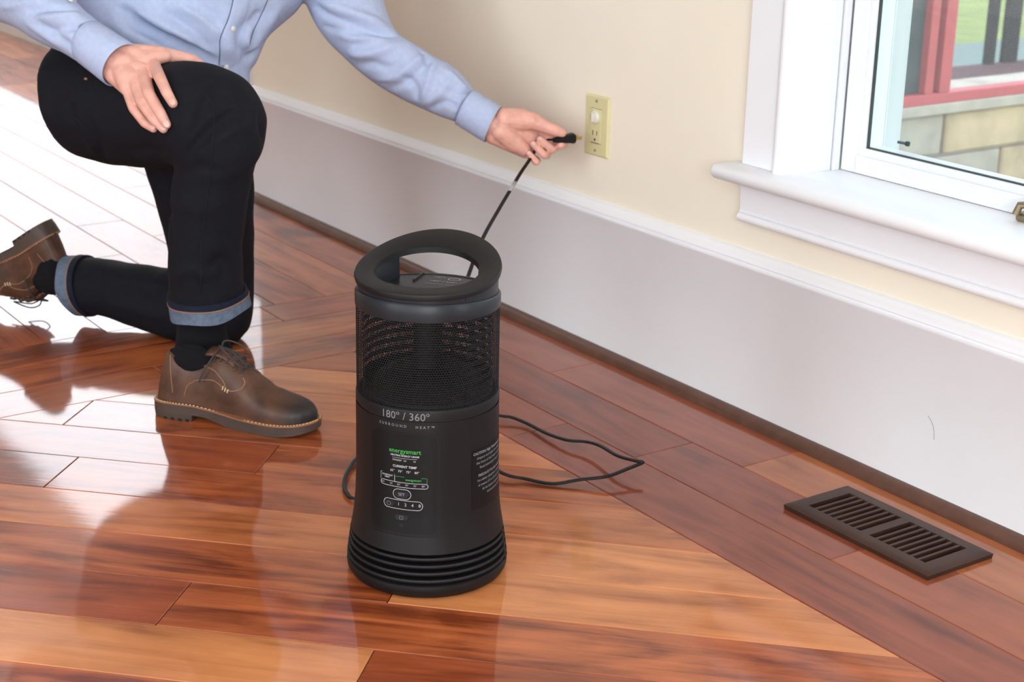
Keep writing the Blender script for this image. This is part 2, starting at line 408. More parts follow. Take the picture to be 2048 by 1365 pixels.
# tall white baseboard with a moulded cap
def extrude_x(prof, x0, x1, name, mat, parent=None, smooth=None):   # prof: (y,z) polygon
    n = len(prof); V = [(x0, y, z) for y, z in prof]+[(x1, y, z) for y, z in prof]
    F = [tuple(range(n)), tuple(range(2*n-1, n-1, -1))]+[(i, (i+1) % n, n+(i+1) % n, n+i) for i in range(n)]
    o = link(name, fix(mesh(name, V, F)), mat, parent)
    if smooth: autosmooth(o, smooth)
    return o
bprof = [(0, 0), (-0.020, 0), (-0.020, 0.272), (-0.0215, 0.2735), (-0.0215, 0.277), (-0.017, 0.279), (-0.017, 0.2825), (-0.0195, 0.284), (-0.0190, 0.2865), (-0.013, 0.291), (-0.008, 0.296), (-0.005, 0.300), (0, 0.3005)]
bb = struct(extrude_x(bprof, CORNER, 2.4, 'baseboard_back', M_WHITE, smooth=50))
qr = [(-0.020, 0)]+[(-0.020-0.019*math.cos(t), 0.019*math.sin(t)) for t in [i*PI/2/6 for i in range(7)]]
tr = struct(extrude_x(qr, CORNER, -1.262, 'trim_1', M_QR, smooth=60))
extrude_x([(y*1.0-0.0015 if z > 0 else y, z*0.97) for y, z in qr], -1.2615, 2.4, 'moulding_length', M_QR, tr, smooth=60)

sc_ = [on_wall(x, y, -0.0203) for x, y in ((1856, 832), (1864, 846), (1868, 862), (1868, 880))]
v, f = tube_geo([Vector(p) for p in catmull([tuple(p) for p in sc_], 4)], 0.0005, 5)
link('scuff_mark', mesh('scuff_mark', v, f), plain('scuff_grey', (150, 148, 150), 0.8), bb)

# ------------------------------------------------------------------ window with casing, stool and apron
win = struct(empty('window_1', (WX0, 0, WZ0)))
wp = lambda o: (setattr(o, 'parent', win), setattr(o, 'location', Vector(o.location)-win.location), o)[2]
cz = 0.452
mb = MB().box((-2.013, -0.019, cz), (-1.925, 0, 2.2), 0.0015)
wp(mb.build('casing', M_WHITE))
bead = [(-1.9245+0.0105*math.cos(t), -0.019-0.0095*math.sin(t)) for t in [i*PI/8 for i in range(9)]]
V = [(x, y, cz) for x, y in bead]+[(x, y, 2.2) for x, y in bead]; n = 9
V += [(-1.935, 0, cz), (-1.914, 0, cz), (-1.935, 0, 2.2), (-1.914, 0, 2.2)]
ob = link('casing_bead', fix(mesh('casing_bead', V, [(i, i+1, n+i+1, n+i) for i in range(8)]+[(0, n, 21, 19), (8, 2*n-1, 20, 18), tuple(range(9))+(18, 19)])), M_WHITE); autosmooth(ob, 60); wp(ob)
wp(MB().box((WX1+0.012, -0.019, cz), (WX1+0.11, 0, 2.2), 0.0015).build('casing', M_WHITE))
wp(MB().box((-2.013, -0.02, 2.05), (WX1+0.11, 0, 2.16), 0.0015).build('head_casing', M_WHITE))
# stool: rounded nose
stp = [(0.082, cz), (0.0, cz)]+[(-0.057-0.0125*math.sin(t), cz-0.0125+0.0125*math.cos(t)) for t in [i*PI/8 for i in range(9)]]+[(0.082, cz-0.025)]
def stool(x0, x1, prof, name):
    n = len(prof); V, F = [], []
    for x, e in ((x0, 0.010), (x0+0.004, 0.003), (x0+0.010, 0), (x1-0.010, 0), (x1-0.004, 0.003), (x1, 0.010)):
        for y, z in prof: V.append((x, y+(e if y < -0.01 else 0), cz-0.0125+(z-cz+0.0125)*(1-e*60 if e > .005 else 1-e*30)))
    for r in range(5):
        for i in range(n): F.append((r*n+i, r*n+(i+1) % n, (r+1)*n+(i+1) % n, (r+1)*n+i))
    F += [tuple(range(n)), tuple(range(6*n-1, 5*n-1, -1))]
    ob = link(name, fix(mesh(name, V, F)), M_WHITE); autosmooth(ob, 50); return ob
nose = [p for p in stp if p[0] <= 0.001]+[(0.0, cz-0.025)]
wp(stool(-2.043, WX1+0.14, nose, 'stool'))
wp(MB().box((WX0, 0.0, cz-0.025), (WX1, 0.1, cz)).build('stool_board', M_WHITE))
ap = [(0, cz-0.025), (-0.026, cz-0.025), (-0.026, cz-0.031), (-0.021, cz-0.033), (-0.019, 0.372), (-0.021, 0.3705), (-0.021, 0.369)]+[(-0.017-0.0095*math.sin(t), 0.3605+0.0085*math.cos(t)) for t in [i*PI/6 for i in range(7)]]+[(0, 0.352)]
wp(extrude_x(ap, -2.010, WX1+0.10, 'apron', M_WHITE, smooth=50))
# jambs and sash
jb = MB().box((WX0-0.012, -0.0005, cz), (WX0+0.001, 0.161, WZ1), 0).box((WX1, 0, cz), (WX1+0.012, 0.16, WZ1)).box((WX0, 0, WZ1-0.012), (WX1, 0.16, WZ1))
wp(jb.build('jamb', M_WHITE))
sp = MB().box((WX0, 0.056, cz), (WX0+0.009, 0.075, WZ1), 0.001).box((WX0, 0.078, cz), (WX0+0.013, 0.092, WZ1), 0.001)
wp(sp.build('jamb_stop', M_VINYL))
def frame_rect(x0, x1, z0, z1, y0, y1, wL, wB, name, mat, bevel=0.0015, wR=None, wT=None):
    wR = wR or wL; wT = wT or wL
    f = MB().box((x0, y0, z0), (x0+wL, y1, z1), bevel).box((x1-wR, y0, z0), (x1, y1, z1), bevel).box((x0+wL*.9, y0, z0), (x1-wR*.9, y1, z0+wB), bevel).box((x0+wL*.9, y0, z1-wT), (x1-wR*.9, y1, z1), bevel)
    return wp(f.build(name, mat))
sx0 = WX0+0.014
frame_rect(sx0, WX1-0.014, cz+0.001, WZ1-0.014, 0.094, 0.15, 0.034, 0.030, 'sash_frame', M_VINYL)
frame_rect(sx0+0.030, WX1-0.044, cz+0.027, WZ1-0.044, 0.100, 0.145, 0.013, 0.016, 'sash_inner_frame', M_VINYL)
frame_rect(sx0+0.041, WX1-0.055, cz+0.041, WZ1-0.055, 0.106, 0.112, 0.004, 0.004, 'glazing_gasket', M_GASKET, 0)
wp(MB().box((sx0+0.043, 0.111, cz+0.043), (WX1-0.057, 0.114, WZ1-0.057)).build('pane', M_GLASS))
frame_rect(-1.914, WX1-0.0, cz+0.01, WZ1-0.03, 0.17, 0.21, 0.042, 0.012, 'outer_frame', M_VINYL, wR=0.042, wT=0.042)
wp(MB().raw([(-1.875, 0.172, cz+0.02), (WX1-0.03, 0.172, cz+0.02), (WX1-0.03, 0.172, WZ1-0.05), (-1.875, 0.172, WZ1-0.05)], [(0, 1, 2, 3)]).build('insect_screen', M_SCREEN))
ls = on_wall(1783, 287, 0.100)
v = MB().tube([(ls.x-0.004, 0.118, ls.z), (ls.x+0.008, 0.128, ls.z-0.002)], 0.0022, 10).tube([(ls.x+0.006, 0.128, ls.z-0.002), (ls.x+0.011, 0.129, ls.z-0.002)], 0.0042, 12)
wp(v.build('screen_peg', M_SCREW, smooth=40))
hk = on_wall(2052, 415, 0.07)
v = MB().box((hk.x-0.012, 0.062, cz), (hk.x+0.07, 0.094, cz+0.014), 0.004).tube([(hk.x+0.02, 0.075, cz+0.012), (hk.x+0.015, 0.065, cz+0.03), (hk.x-0.002, 0.058, cz+0.026), (hk.x-0.006, 0.056, cz+0.012)], 0.006, 10)
wp(v.build('crank_handle', plain('satin_nickel', (150, 135, 110), 0.35, metal=0.8), smooth=40))

# ------------------------------------------------------------------ outdoors seen through the window
M_RED = plain('red_painted_frame', (204, 86, 92), 0.5)
M_STONE = plain('pale_stone', (206, 178, 146), 0.85, var=0.25, scale=9)
M_STONE2 = plain('grey_stone', (194, 180, 168), 0.85, var=0.2, scale=9)
M_GRASS = plain('yellow_green_lawn', (140, 146, 84), 0.9, var=0.2, scale=4)  # even yellow-green base colour
M_ROAD = plain('grey_drive', (122, 132, 128), 0.9, var=0.1)
M_DECK = plain('mauve_deck', (112, 86, 88), 0.95, spec=0.05, var=0.1)
M_POST = plain('dark_post', (52, 42, 44), 0.7)
M_DARK = plain('dark_curtain', (74, 76, 80), 0.9, var=0.3, scale=6)
XW = -3.5
porch = empty('porch_wing', (XW, 2.4, -0.6)); tag(porch, 'red framed screened porch with a stone block base outside the window', 'porch')
pp = lambda o: (setattr(o, 'parent', porch), setattr(o, 'location', Vector(o.location)-porch.location), o)[2]
pp(MB().box((XW-0.25, 0.7, -0.6), (XW-0.02, 6.5, 0.12)).build('base_wall', M_STONE2))
zr = -0.6
for r in range(5):
    h = 0.142; y = 0.7+0.17*(r % 2)
    while y < 5.2:
        ln = random.uniform(0.3, 0.62)
        pp(MB().box((XW-0.05, y+0.006, zr+0.006), (XW+random.uniform(-0.004, 0.006), y+ln-0.006, zr+h-0.006), 0.006, 1).build('stone', random.choice([M_STONE, M_STONE, M_STONE2])))
        y += ln
    zr += h
pp(MB().box((XW-0.3, 0.7, 0.112), (XW+0.03, 6.5, 0.146), 0.004).build('stone_sill', M_STONE2))
pp(MB().box((XW-0.03, 0.7, 0.146), (XW+0.02, 6.5, 0.180), 0.004).build('bottom_rail', M_RED))
for ya, yb in ((2.10, 2.138), (2.168, 2.218), (0.9, 1.0), (3.5, 3.6), (5.2, 5.3)):
    pp(MB().box((XW-0.015, ya, 0.18), (XW+0.02, yb, 2.4), 0.003).build('stile', M_RED))
pp(MB().box((XW-0.03, 2.13, 0.18), (XW-0.012, 2.175, 2.4)).build('gap_backing', M_POST))
pp(MB().box((XW-0.02, 1.0, 0.18), (XW-0.008, 2.105, 2.4)).build('dark_pane', M_DARK))
pp(MB().box((XW-0.1, 0.7, 2.4), (XW+0.05, 6.5, 2.6)).build('top_rail', M_RED))
pp(MB().box((-4.95, 0.7, -0.12), (XW-0.25, 9.5, -0.06)).build('deck', M_DECK))
for qx, wd_ in ((1974, 0.05), (2013, 0.09), (2120, 0.09)):
    d = ray(qx, 100); xx = -4.95; yy = CAM.y+d.y*(xx-CAM.x)/d.x
    pp(MB().box((xx, yy-wd_/2, -0.06), (xx+0.03, yy+wd_/2, 2.4)).build('post', M_POST))
lawn = MB().raw([(-60, 0.7, -0.62), (30, 0.7, -0.62), (30, 80, -0.62), (-60, 80, -0.62)], [(0, 1, 2, 3)]).build('ground_outside', M_GRASS); struct(lawn)
rd = MB().raw([(-8.2, 0.7, -0.60), (-4.95, 0.7, -0.60), (-4.95, 60, -0.60), (-8.2, 60, -0.60)], [(0, 1, 2, 3)]).build('driveway', M_ROAD, lawn)

# ------------------------------------------------------------------ floor register
reg = empty('floor_register', (-1.5005, -0.1565, 0)); tag(reg, 'bronze metal floor register with two banks of slots by the baseboard', 'floor vent')
RL, RW = 0.291, 0.138
def rect_ring(mb, ox, oy, ix, iy, z0, z1, zo, bev):
    pass
def slab(name, mat, parent):
    m = MB(); hx, hy = RL/2, RW/2
    # stepped frame: outer lip, sloped shoulder, flat top with two openings
    lx, ly = 0.117, 0.044
    xs = [-hx, -hx+0.004, -hx+0.013, -lx, -0.0085, 0.0085, lx, hx-0.013, hx-0.004, hx]
    ys = [-hy, -hy+0.004, -hy+0.013, -ly, ly, hy-0.013, hy-0.004, hy]
    def z(x, y):
        d = min(hx-abs(x), hy-abs(y)); return 0.0072 if d < 0.001 else (0.0095 if d < 0.006 else 0.0106)
    V, F = [], []; idx = {}
    for i, x in enumerate(xs):
        for j, y in enumerate(ys):
            idx[i, j] = len(V); V.append((x, y, z(x, y)))
    for i in range(len(xs)-1):
        for j in range(len(ys)-1):
            if j == 3 and i in (3, 5): continue
            F.append((idx[i, j], idx[i+1, j], idx[i+1, j+1], idx[i, j+1]))
    b = len(V); c = [(-hx, -hy), (hx, -hy), (hx, hy), (-hx, hy)]; V += [(x, y, 0.0072) for x, y in c]+[(x*0.993, y*0.985, 0.0) for x, y in c]
    F += [(b+k, b+(k+1) % 4, b+4+(k+1) % 4, b+4+k) for k in range(4)]
    for i in (3, 5):                              # walls of the openings
        c = [(xs[i], -ly), (xs[i+1], -ly), (xs[i+1], ly), (xs[i], ly)]; b = len(V)
        V += [(x, y, 0.0106) for x, y in c]+[(x, y, 0.0006) for x, y in c]
        F += [(b+k, b+(k+1) % 4, b+4+(k+1) % 4, b+4+k) for k in range(4)]
    m.raw(V, F); o = m.build(name, mat, parent, smooth=35); return o
slab('frame', M_BRONZE, reg)
sm = MB().box((-0.0027, -0.0445, 0.0), (0.0027, 0.0445, 0.0100), 0.0006, 1).build('slat', M_BRONZE, reg)
pos = []
for x0, x1 in ((-0.117, -0.0085), (0.0085, 0.117)):
    for k in range(1, 8): pos.append(x0+(x1-x0)*k/8)
for q, x in enumerate(pos):
    o = sm if q == 0 else sm.copy()
    if q: col.objects.link(o); o.parent = reg
    o.location = (x, 0, 0.0003)
MB().box((-0.12, -0.046, 0.0001), (0.12, 0.046, 0.0006)).build('duct_opening', M_DUCT, reg)

# ------------------------------------------------------------------ wall outlet
ox, oz = -2.4405, 0.4440
outl = empty('wall_outlet', (ox, 0, oz)); tag(outl, 'almond rectangular wall outlet plate with two sockets on the cream wall', 'outlet')
pm = MB()
hx, hz = 0.0375, 0.0590
rings = [(hx, hz, 0), (hx, hz, -0.002), (hx-0.004, hz-0.004, -0.0055), (0.0172, 0.0338, -0.0060), (0.0172, 0.0338, -0.003)]
V = [(sx*a, y, sz*b) for a, b, y in rings for sx, sz in ((-1, -1), (1, -1), (1, 1), (-1, 1))]
F = [(4*i+k, 4*i+(k+1) % 4, 4*i+4+(k+1) % 4, 4*i+4+k) for i in range(4) for k in range(4)]
pm.raw(V, F).build('plate', M_ALMOND, outl)
MB().box((-0.0165, -0.0072, -0.033), (0.0165, -0.001, 0.033), 0.0015).build('receptacle', M_ALMOND, outl)
for sz in (-0.0185, 0.0185):
    s = MB()
    s.box((-0.0080, -0.0076, sz+0.000), (-0.0060, -0.0070, sz+0.0095)).box((0.0048, -0.0076, sz+0.001), (0.0066, -0.0070, sz+0.0090))
    s.raw([(0.0026*math.cos(2*PI*k/12), -0.0076, sz-0.008+0.0026*math.sin(2*PI*k/12)) for k in range(12)], [tuple(range(12))])
    s.build('socket_slots', M_SLOT, outl)
for sz in (-0.0475, 0.0475):
    MB().tube([(0, -0.0055, sz), (0, -0.0068, sz)], 0.0030, 12).box((-0.0005, -0.0071, sz-0.0022), (0.0005, -0.0067, sz+0.0022)).build('screw', M_DIM, outl)
MB().box((-0.0120, -0.0075, -0.0335), (0.0120, -0.0068, -0.0325)).build('joint_line', M_SLOT, outl)
capo = empty('socket_cap', (ox-0.0005, -0.0072, oz+0.017)); tag(capo, 'round clear plastic safety cap plugged into the upper outlet socket', 'safety cap')
cm = MB(); prof = [(0.0, 0.0065), (0.006, 0.0062), (0.0115, 0.0045), (0.0135, 0.002), (0.0135, 0.0)]
cm.lathe(prof, 24).box((-0.002, -0.009, 0.003), (0.002, 0.009, 0.0098), 0.001)
cap = cm.build('cap_disc', M_CAP, capo, smooth=40); cap.rotation_euler = (PI/2, 0, 0)

# ------------------------------------------------------------------ heater
HX, HY = -1.772, -0.792
HEAT = empty('tower_heater', (HX, HY, 0), math.radians(-50.4+90)); tag(HEAT, 'black cylindrical space heater with grille and arched carry handle on the floor', 'heater')
# local frame: front (control panel) faces -Y; angle a is measured from the front, positive towards +X
HR = 0.0978
def body_r(z):
    P = [(0, 0.1035), (0.006, 0.1105), (0.016, 0.1125), (0.026, 0.1118), (0.045, 0.1092), (0.064, 0.1066), (0.09, 0.1022), (0.12, 0.0995), (0.16, 0.0982), (0.22, 0.0978), (0.5, 0.0978)]
    for (a, ra), (b, rb) in zip(P[:-1], P[1:]):
        if a <= z <= b: return ra+(rb-ra)*(z-a)/(b-a)
    return HR
def hp(a, z, dr=0.0):
    r = body_r(z)+dr; return Vector((r*math.sin(a), -r*math.cos(a), z))
MB().lathe([(0.09, 0.0), (0.1035, 0.0005), (0.1085, 0.004), (0.1118, 0.010), (0.1125, 0.016), (0.1120, 0.0205), (0.108, 0.0225), (0.094, 0.0225), (0.094, 0.016)], 96).build('base_rim', M_BLACK, HEAT, smooth=40)
MB().lathe([(0.092, 0.0), (0.092, 0.02), (0.092, 0.066)], 64).build('intake_core', M_DUCT, HEAT, smooth=40)
for k in range(4):
    z = 0.0265+0.0102*k; r = body_r(z)
    MB().lathe([(0.0925, z-0.0008), (r-0.006, z-0.0024), (r-0.0008, z-0.0014), (r+0.0002, z+0.0012), (r-0.0012, z+0.0034), (r-0.007, z+0.0036), (0.0925, z+0.0030)], 96).build('louver', M_BLACK, HEAT, smooth=45)
for a in (97, 106, -83, -74, 190):
    a = math.radians(a); m = MB(); zs = [0.02+0.0446*i/5 for i in range(6)]; V = []; F = []
    for z in zs:
        for da, dr in ((-0.028, -0.012), (-0.028, 0.0004), (0.028, 0.0004), (0.028, -0.012)): V.append(hp(a+da, z, dr))
    for i in range(5):
        for k in range(4): F.append((4*i+k, 4*i+(k+1) % 4, 4*i+4+(k+1) % 4, 4*i+4+k))
    m.raw(V, F+[(0, 1, 2, 3), (20, 21, 22, 23)]).build('louver_post', M_BLACK, HEAT)
prof = [(0.093, 0.0650), (body_r(0.0645)-0.001, 0.0645)]+[(body_r(z), z) for z in [0.0655+0.187*i/26 for i in range(27)]]
MB().lathe(prof, 128).build('body_shell', M_BLACK, HEAT, smooth=40)
MB().lathe([(HR-0.0012, 0.2525), (HR-0.0012, 0.2548)], 128).build('seam_groove', M_DUCT, HEAT, smooth=40)
MB().lathe([(HR-0.001, 0.2546), (HR, 0.2550), (HR, 0.2660), (HR-0.0006, 0.2680), (HR-0.004, 0.2690), (HR-0.004, 0.26)], 128).build('lower_band', M_BLACK, HEAT, smooth=40)
# control panel: slightly proud film with rounded corners, wrapped on the body
def wrapped_panel(a0, a1, z0, z1, dr, cr, name, mat, thick=0.0006, skew=0.0, nx=24, nz=16):
    m = MB(); V, F = [], []
    zr_ = [z0+cr*(1-math.cos(PI/2*q/8)) for q in range(8)]; zr_ = zr_+[z0+cr+(z1-z0-2*cr)*q/nz for q in range(nz+1)]+[z1-(q-z0) for q in zr_[::-1]]
    nz = len(zr_)-1
    for z in zr_:
        e = 0.0; dz = min(z-z0, z1-z)
        if dz < cr: e = cr-math.sqrt(max(0, cr*cr-(cr-dz)**2))
        for i in range(nx+1):
            u = i/nx; a = a0+e/HR+(a1-a0-2*e/HR)*u
            V.append(hp(a, z+skew*(u-0.5), dr))
    for j in range(nz):
        for i in range(nx):
            q = j*(nx+1)+i; F.append((q, q+1, q+nx+2, q+nx+1))
    m.raw(V, F); o = m.build(name, mat, HEAT, smooth=60); return o
rad = math.radians
wrapped_panel(rad(-31), rad(29), 0.086, 0.236, 0.0007, 0.012, 'panel_surround', M_BLACK)
wrapped_panel(rad(-29), rad(26), 0.094, 0.234, 0.0012, 0.010, 'control_panel', M_PANEL)
wrapped_panel(rad(-27), rad(24), 0.0835, 0.0905, 0.0016, 0.0034, 'panel_lip', M_BLACK, nz=8)
# lettering
def text_geo(s, size, bold=0.0, align='CENTER', space=1.0):
    c = bpy.data.curves.new('t', 'FONT'); c.body = s; c.size = size; c.align_x = align; c.align_y = 'CENTER'; c.offset = bold; c.resolution_u = 2; c.space_character = space
    o = bpy.data.objects.new('t', c); col.objects.link(o)
    bpy.context.view_layer.update()
    me = bpy.data.meshes.new_from_object(o.evaluated_get(bpy.context.evaluated_depsgraph_get()))
    vs = [v.co.copy() for v in me.vertices]; fs = [tuple(p.vertices) for p in me.polygons]
    bpy.data.objects.remove(o); bpy.data.curves.remove(c); bpy.data.meshes.remove(me)
    return vs, fs
def wrap_text(items, name, mat, parent, dr):       # items: (string, angle deg, z, size, bold[, align])
    for it in items:
        vs, fs = text_geo(it[0], it[3], it[4], it[5] if len(it) > 5 else 'CENTER', it[6] if len(it) > 6 else 1.0)
        link(name, mesh(name, [hp(rad(it[1])+v.x/HR, it[2]+v.y, dr) for v in vs], fs), mat, parent)
def ring_line(cx, cz, w, h, t):                   # outline of a pill, in (arc length, z)
    out = []; r = h/2
    for k in range(33):
        a = -PI/2+PI*k/32; out.append((w/2-r+r*math.cos(a), r*math.sin(a)))
    for k in range(33):
        a = PI/2+PI*k/32; out.append((-w/2+r+r*math.cos(a), r*math.sin(a)))
    return [(cx+x, cz+z) for x, z in out], t
def wrap_outline(loops, name, mat, parent, dr, closed=True):
    for pts, t in loops:
        V, F = [], []; b = 0
        dense = []
        for i in range(len(pts) if closed else len(pts)-1):
            p, q = pts[i], pts[(i+1) % len(pts)]; m = max(1, int(abs(q[0]-p[0])/0.002))
            dense += [(p[0]+(q[0]-p[0])*k/m, p[1]+(q[1]-p[1])*k/m) for k in range(m)]
        if not closed: dense.append(pts[-1])
        pts = dense; n = len(pts)
        for i, (x, z) in enumerate(pts):
            p0 = Vector(pts[i-1] if (closed or i) else pts[i]); p1 = Vector(pts[(i+1) % n] if (closed or i < n-1) else pts[i]); d = (p1-p0)
            d = d.normalized() if d.length > 1e-9 else Vector((1, 0)); nn = Vector((-d.y, d.x))*t/2
            for sg in (1, -1): V.append(hp((x+nn.x*sg)/HR, z+nn.y*sg, dr))
        for i in range(n if closed else n-1):
            j = (i+1) % n; F.append((b+2*i, b+2*j, b+2*j+1, b+2*i+1))
        link(name, mesh(name, V, F), mat, parent)
wrap_text([('180\u00ba / 360\u00ba', 0.5, 0.2592, 0.0150, 0.00005)], 'lettering', M_PRINT_DIM, HEAT, 0.0004)
wrap_text([('SURROUND', -9.5, 0.2455, 0.0052, 0.0001, 'CENTER', 1.7), ('HEAT\u2122', 17, 0.2455, 0.0052, 0.0001, 'CENTER', 1.7)], 'lettering', M_PRINT_DIM, HEAT, 0.0004)
wrap_text([('energysmart', 1, 0.2105, 0.0088, 0.00012), ('energysmart', 8, 0.1705, 0.0042, 0.0001)], 'lettering', M_GREEN, HEAT, 0.0016)
wrap_text([('HEATING ENERGY USAGE', 1, 0.2040, 0.0034, 0.00008), ('STANDBY', -5, 0.1972, 0.0030, 0.00004), ('LO', 1.5, 0.1972, 0.0030, 0.00004), ('HI', 9, 0.1972, 0.0030, 0.00004),
           ('CURRENT TEMP', 1, 0.1885, 0.0046, 0.0001), ('65\u00b0', -9, 0.1815, 0.0046, 0.00003), ('70\u00b0', -2.4, 0.1815, 0.0046, 0.00003), ('75\u00b0', 4.2, 0.1815, 0.0046, 0.00003), ('80\u00b0', 10.8, 0.1815, 0.0046, 0.00003),
           ('CONSTANT', -13.5, 0.1735, 0.0031, 0.00006), ('HEAT', -13.5, 0.1705, 0.0031, 0.00006), ('LO', -17.5, 0.1625, 0.0036, 0), ('HI', -10, 0.1625, 0.0036, 0), ('65\u00b0', -3.5, 0.1625, 0.0036, 0), ('70\u00b0', 3, 0.1625, 0.0036, 0), ('75\u00b0', 9.5, 0.1625, 0.0036, 0), ('80\u00b0', 16, 0.1625, 0.0036, 0),
           ('1', -3.5, 0.1345, 0.0062, 0), ('2', 2, 0.1345, 0.0062, 0), ('4', 7.5, 0.1345, 0.0062, 0), ('8', 13, 0.1345, 0.0062, 0)], 'lettering', M_PRINT, HEAT, 0.0016)
s_ = lambda d: rad(d)*HR
wrap_outline([ring_line(s_(0), 0.1625, 0.066, 0.0068, 0.0007), ring_line(s_(-1), 0.1492, 0.0245, 0.0138, 0.0007), ring_line(s_(-0.5), 0.1342, 0.0540, 0.0126, 0.0007)], 'printed_outline', M_PRINT, HEAT, 0.0016)
wrap_outline([([(s_(-19.5), 0.1662), (s_(-19.5), 0.1765), (s_(-18.2), 0.1768)], 0.0006), ([(s_(-7), 0.1662), (s_(-7), 0.1760)], 0.0006), ([(s_(-9), 0.2005), (s_(11), 0.2005)], 0.0004)], 'printed_outline', M_PRINT, HEAT, 0.0016, False)
wrap_outline([([(s_(-6.3), 0.1740), (s_(1), 0.1740)], 0.0005), ([(s_(14), 0.1740), (s_(18.5), 0.1740), (s_(18.5), 0.1662)], 0.0005)], 'printed_outline', M_GREEN, HEAT, 0.0016, False)
def button(a, z, wd, hh, name):
    pts, _ = ring_line(s_(a), z, wd, hh, 0); V = [hp(x/HR, zz, 0.0014) for x, zz in pts]
    c = ring_line(s_(a), z, wd-0.0016, hh-0.0016, 0)[0]; V += [hp(x/HR, zz, 0.0026) for x, zz in c]; n = len(pts)
    F = [(i, (i+1) % n, n+(i+1) % n, n+i) for i in range(n)]+[tuple(range(n, 2*n))]
    return link(name, mesh(name, V, F), M_BUTTON, HEAT)
b1 = button(-1, 0.1492, 0.0200, 0.0098, 'button'); wrap_text([('SET', -1, 0.1492, 0.0058, 0.0001)], 'lettering', M_PRINT_DIM, b1, 0.0028)
b2 = button(-11.5, 0.1342, 0.0160, 0.0086, 'button')
wrap_outline([(ring_line(s_(-11.5), 0.1342, 0.0054, 0.0054, 0)[0], 0.0005)], 'clock_symbol', M_PRINT_DIM, b2, 0.0028)
b3 = button(-1, 0.1165, 0.0190, 0.0088, 'button')
arc = [(s_(-1)+0.0026*math.sin(t), 0.1163+0.0026*math.cos(t)) for t in [0.6+(2*PI-1.2)*i/20 for i in range(21)]]
wrap_outline([(arc, 0.0006), ([(s_(-1), 0.1168), (s_(-1), 0.1196)], 0.0006)], 'power_symbol', M_PRINT_DIM, b3, 0.0028, False)
pts = [(s_(-1)+0.003*math.cos(t), 0.1052+0.003*math.sin(t)) for t in [2*PI*i/20 for i in range(20)]]
link('indicator_lens', mesh('indicator_lens', [hp(x/HR, z, 0.0016) for x, z in pts], [tuple(range(20))]), M_BUTTON, HEAT)
# warning sticker on the side
stk = wrapped_panel(rad(56), rad(124), 0.118, 0.205, 0.0004, 0.003, 'warning_sticker', M_PANEL)
LT = [('CAUTION: High Temperature, keep electrical cords,', 0.1985, 1), ('drapery and other furnishings at least 3 ft. from', 0.1915, 0), ('the front of the heater and away from the sides.', 0.1845, 0), ('Read instruction manual before operating.', 0.1775, 0),
      ('PRECAUCI\u00d3N: Alta temperatura, mantenga', 0.1660, 1), ('los cables el\u00e9ctricos, cortinas y otros muebles', 0.1590, 0), ('al menos 0,9 m (3 pies) de la parte delantera', 0.1520, 0), ('de los lados y la parte trasera. Lea las', 0.1450, 0), ('instrucciones antes de usar.', 0.1380, 0)]
wrap_text([(t, 90, z, 0.0052, 0.00022 if b else 0.00008) for t, z, b in LT], 'lettering', M_PRINT_DIM, stk, 0.0008)
# grille: sheet with staggered hexagonal holes
GZ0, GZ1, GR = 0.262, 0.392, 0.0962
NC = 168; PZ = 2*PI*GR/NC*0.90; NRW = int((GZ1-GZ0)/PZ)
gv, gf = [], []; da = 2*PI/NC; PZ = (GZ1-GZ0)/NRW
for j in range(NRW):
    zc = GZ0+PZ*(j+0.5); off = 0.5*da if j % 2 else 0
    for i in range(NC):
        a = i*da+off; b = len(gv)
        for k in range(6):
            t = PI/6+k*PI/3
            gv.append((GR*math.cos(a+0.40*da*math.cos(t)), GR*math.sin(a+0.40*da*math.cos(t)), zc+0.40*PZ*math.sin(t)))
        for k, (ux, uz) in enumerate(((0.5, 0.5), (0, 0.5), (-0.5, 0.5), (-0.5, -0.5), (0, -0.5), (0.5, -0.5))):
            gv.append(((GR+0.0004)*math.cos(a+ux*da), (GR+0.0004)*math.sin(a+ux*da), zc+uz*PZ))
        for k in range(6): gf.append((b+6+k, b+6+(k+1) % 6, b+(k+1) % 6, b+k))
link('grille', fix(mesh('grille', gv, gf)), M_GRILLE, HEAT)
# inside the grille: core with slotted liner
lz = [0.262, 0.300]
core = MB().lathe([(0.0, 0.263), (0.090, 0.263), (0.088, 0.272), (0.060, 0.292), (0.045, 0.298), (0.0, 0.300)], 64)
core.build('reflector_cone', M_CORE, HEAT, smooth=40)
MB().lathe([(0.020, 0.295), (0.020, 0.40)], 32).build('element_core', M_CORE, HEAT, smooth=40)
zs = [0.270]+[v for k in range(8) for v in (0.2900+0.0122*k, 0.2950+0.0122*k)]+[0.40]
for q in range(0, len(zs)-1, 2):
    MB().lathe([(0.088, zs[q]), (0.088, zs[q+1])], 64, a0=-0.62, a1=PI+0.62).build('liner_ring', M_CORE, HEAT, smooth=40)
# upper band and deck
BZ = 0.4135
MB().lathe([(HR-0.004, 0.3885), (HR-0.0002, 0.3885), (HR, 0.3895), (HR, 0.4105), (HR-0.0022, BZ), (HR-0.006, BZ), (HR-0.0066, BZ-0.0012), (0.0, BZ-0.0012)], 128).build('top_band', M_BAND, HEAT, smooth=40)
def tilt(o):                                     # the deck falls away towards the back
    for v_ in o.data.vertices:
        if v_.co.z > 0.402: v_.co.z -= 0.0062*(1+v_.co.y/HR)
    return o
tilt(HEAT.children[-1] if HEAT.children[-1].name.startswith('top_band') else [c for c in HEAT.children if c.name.startswith('top_band')][0])
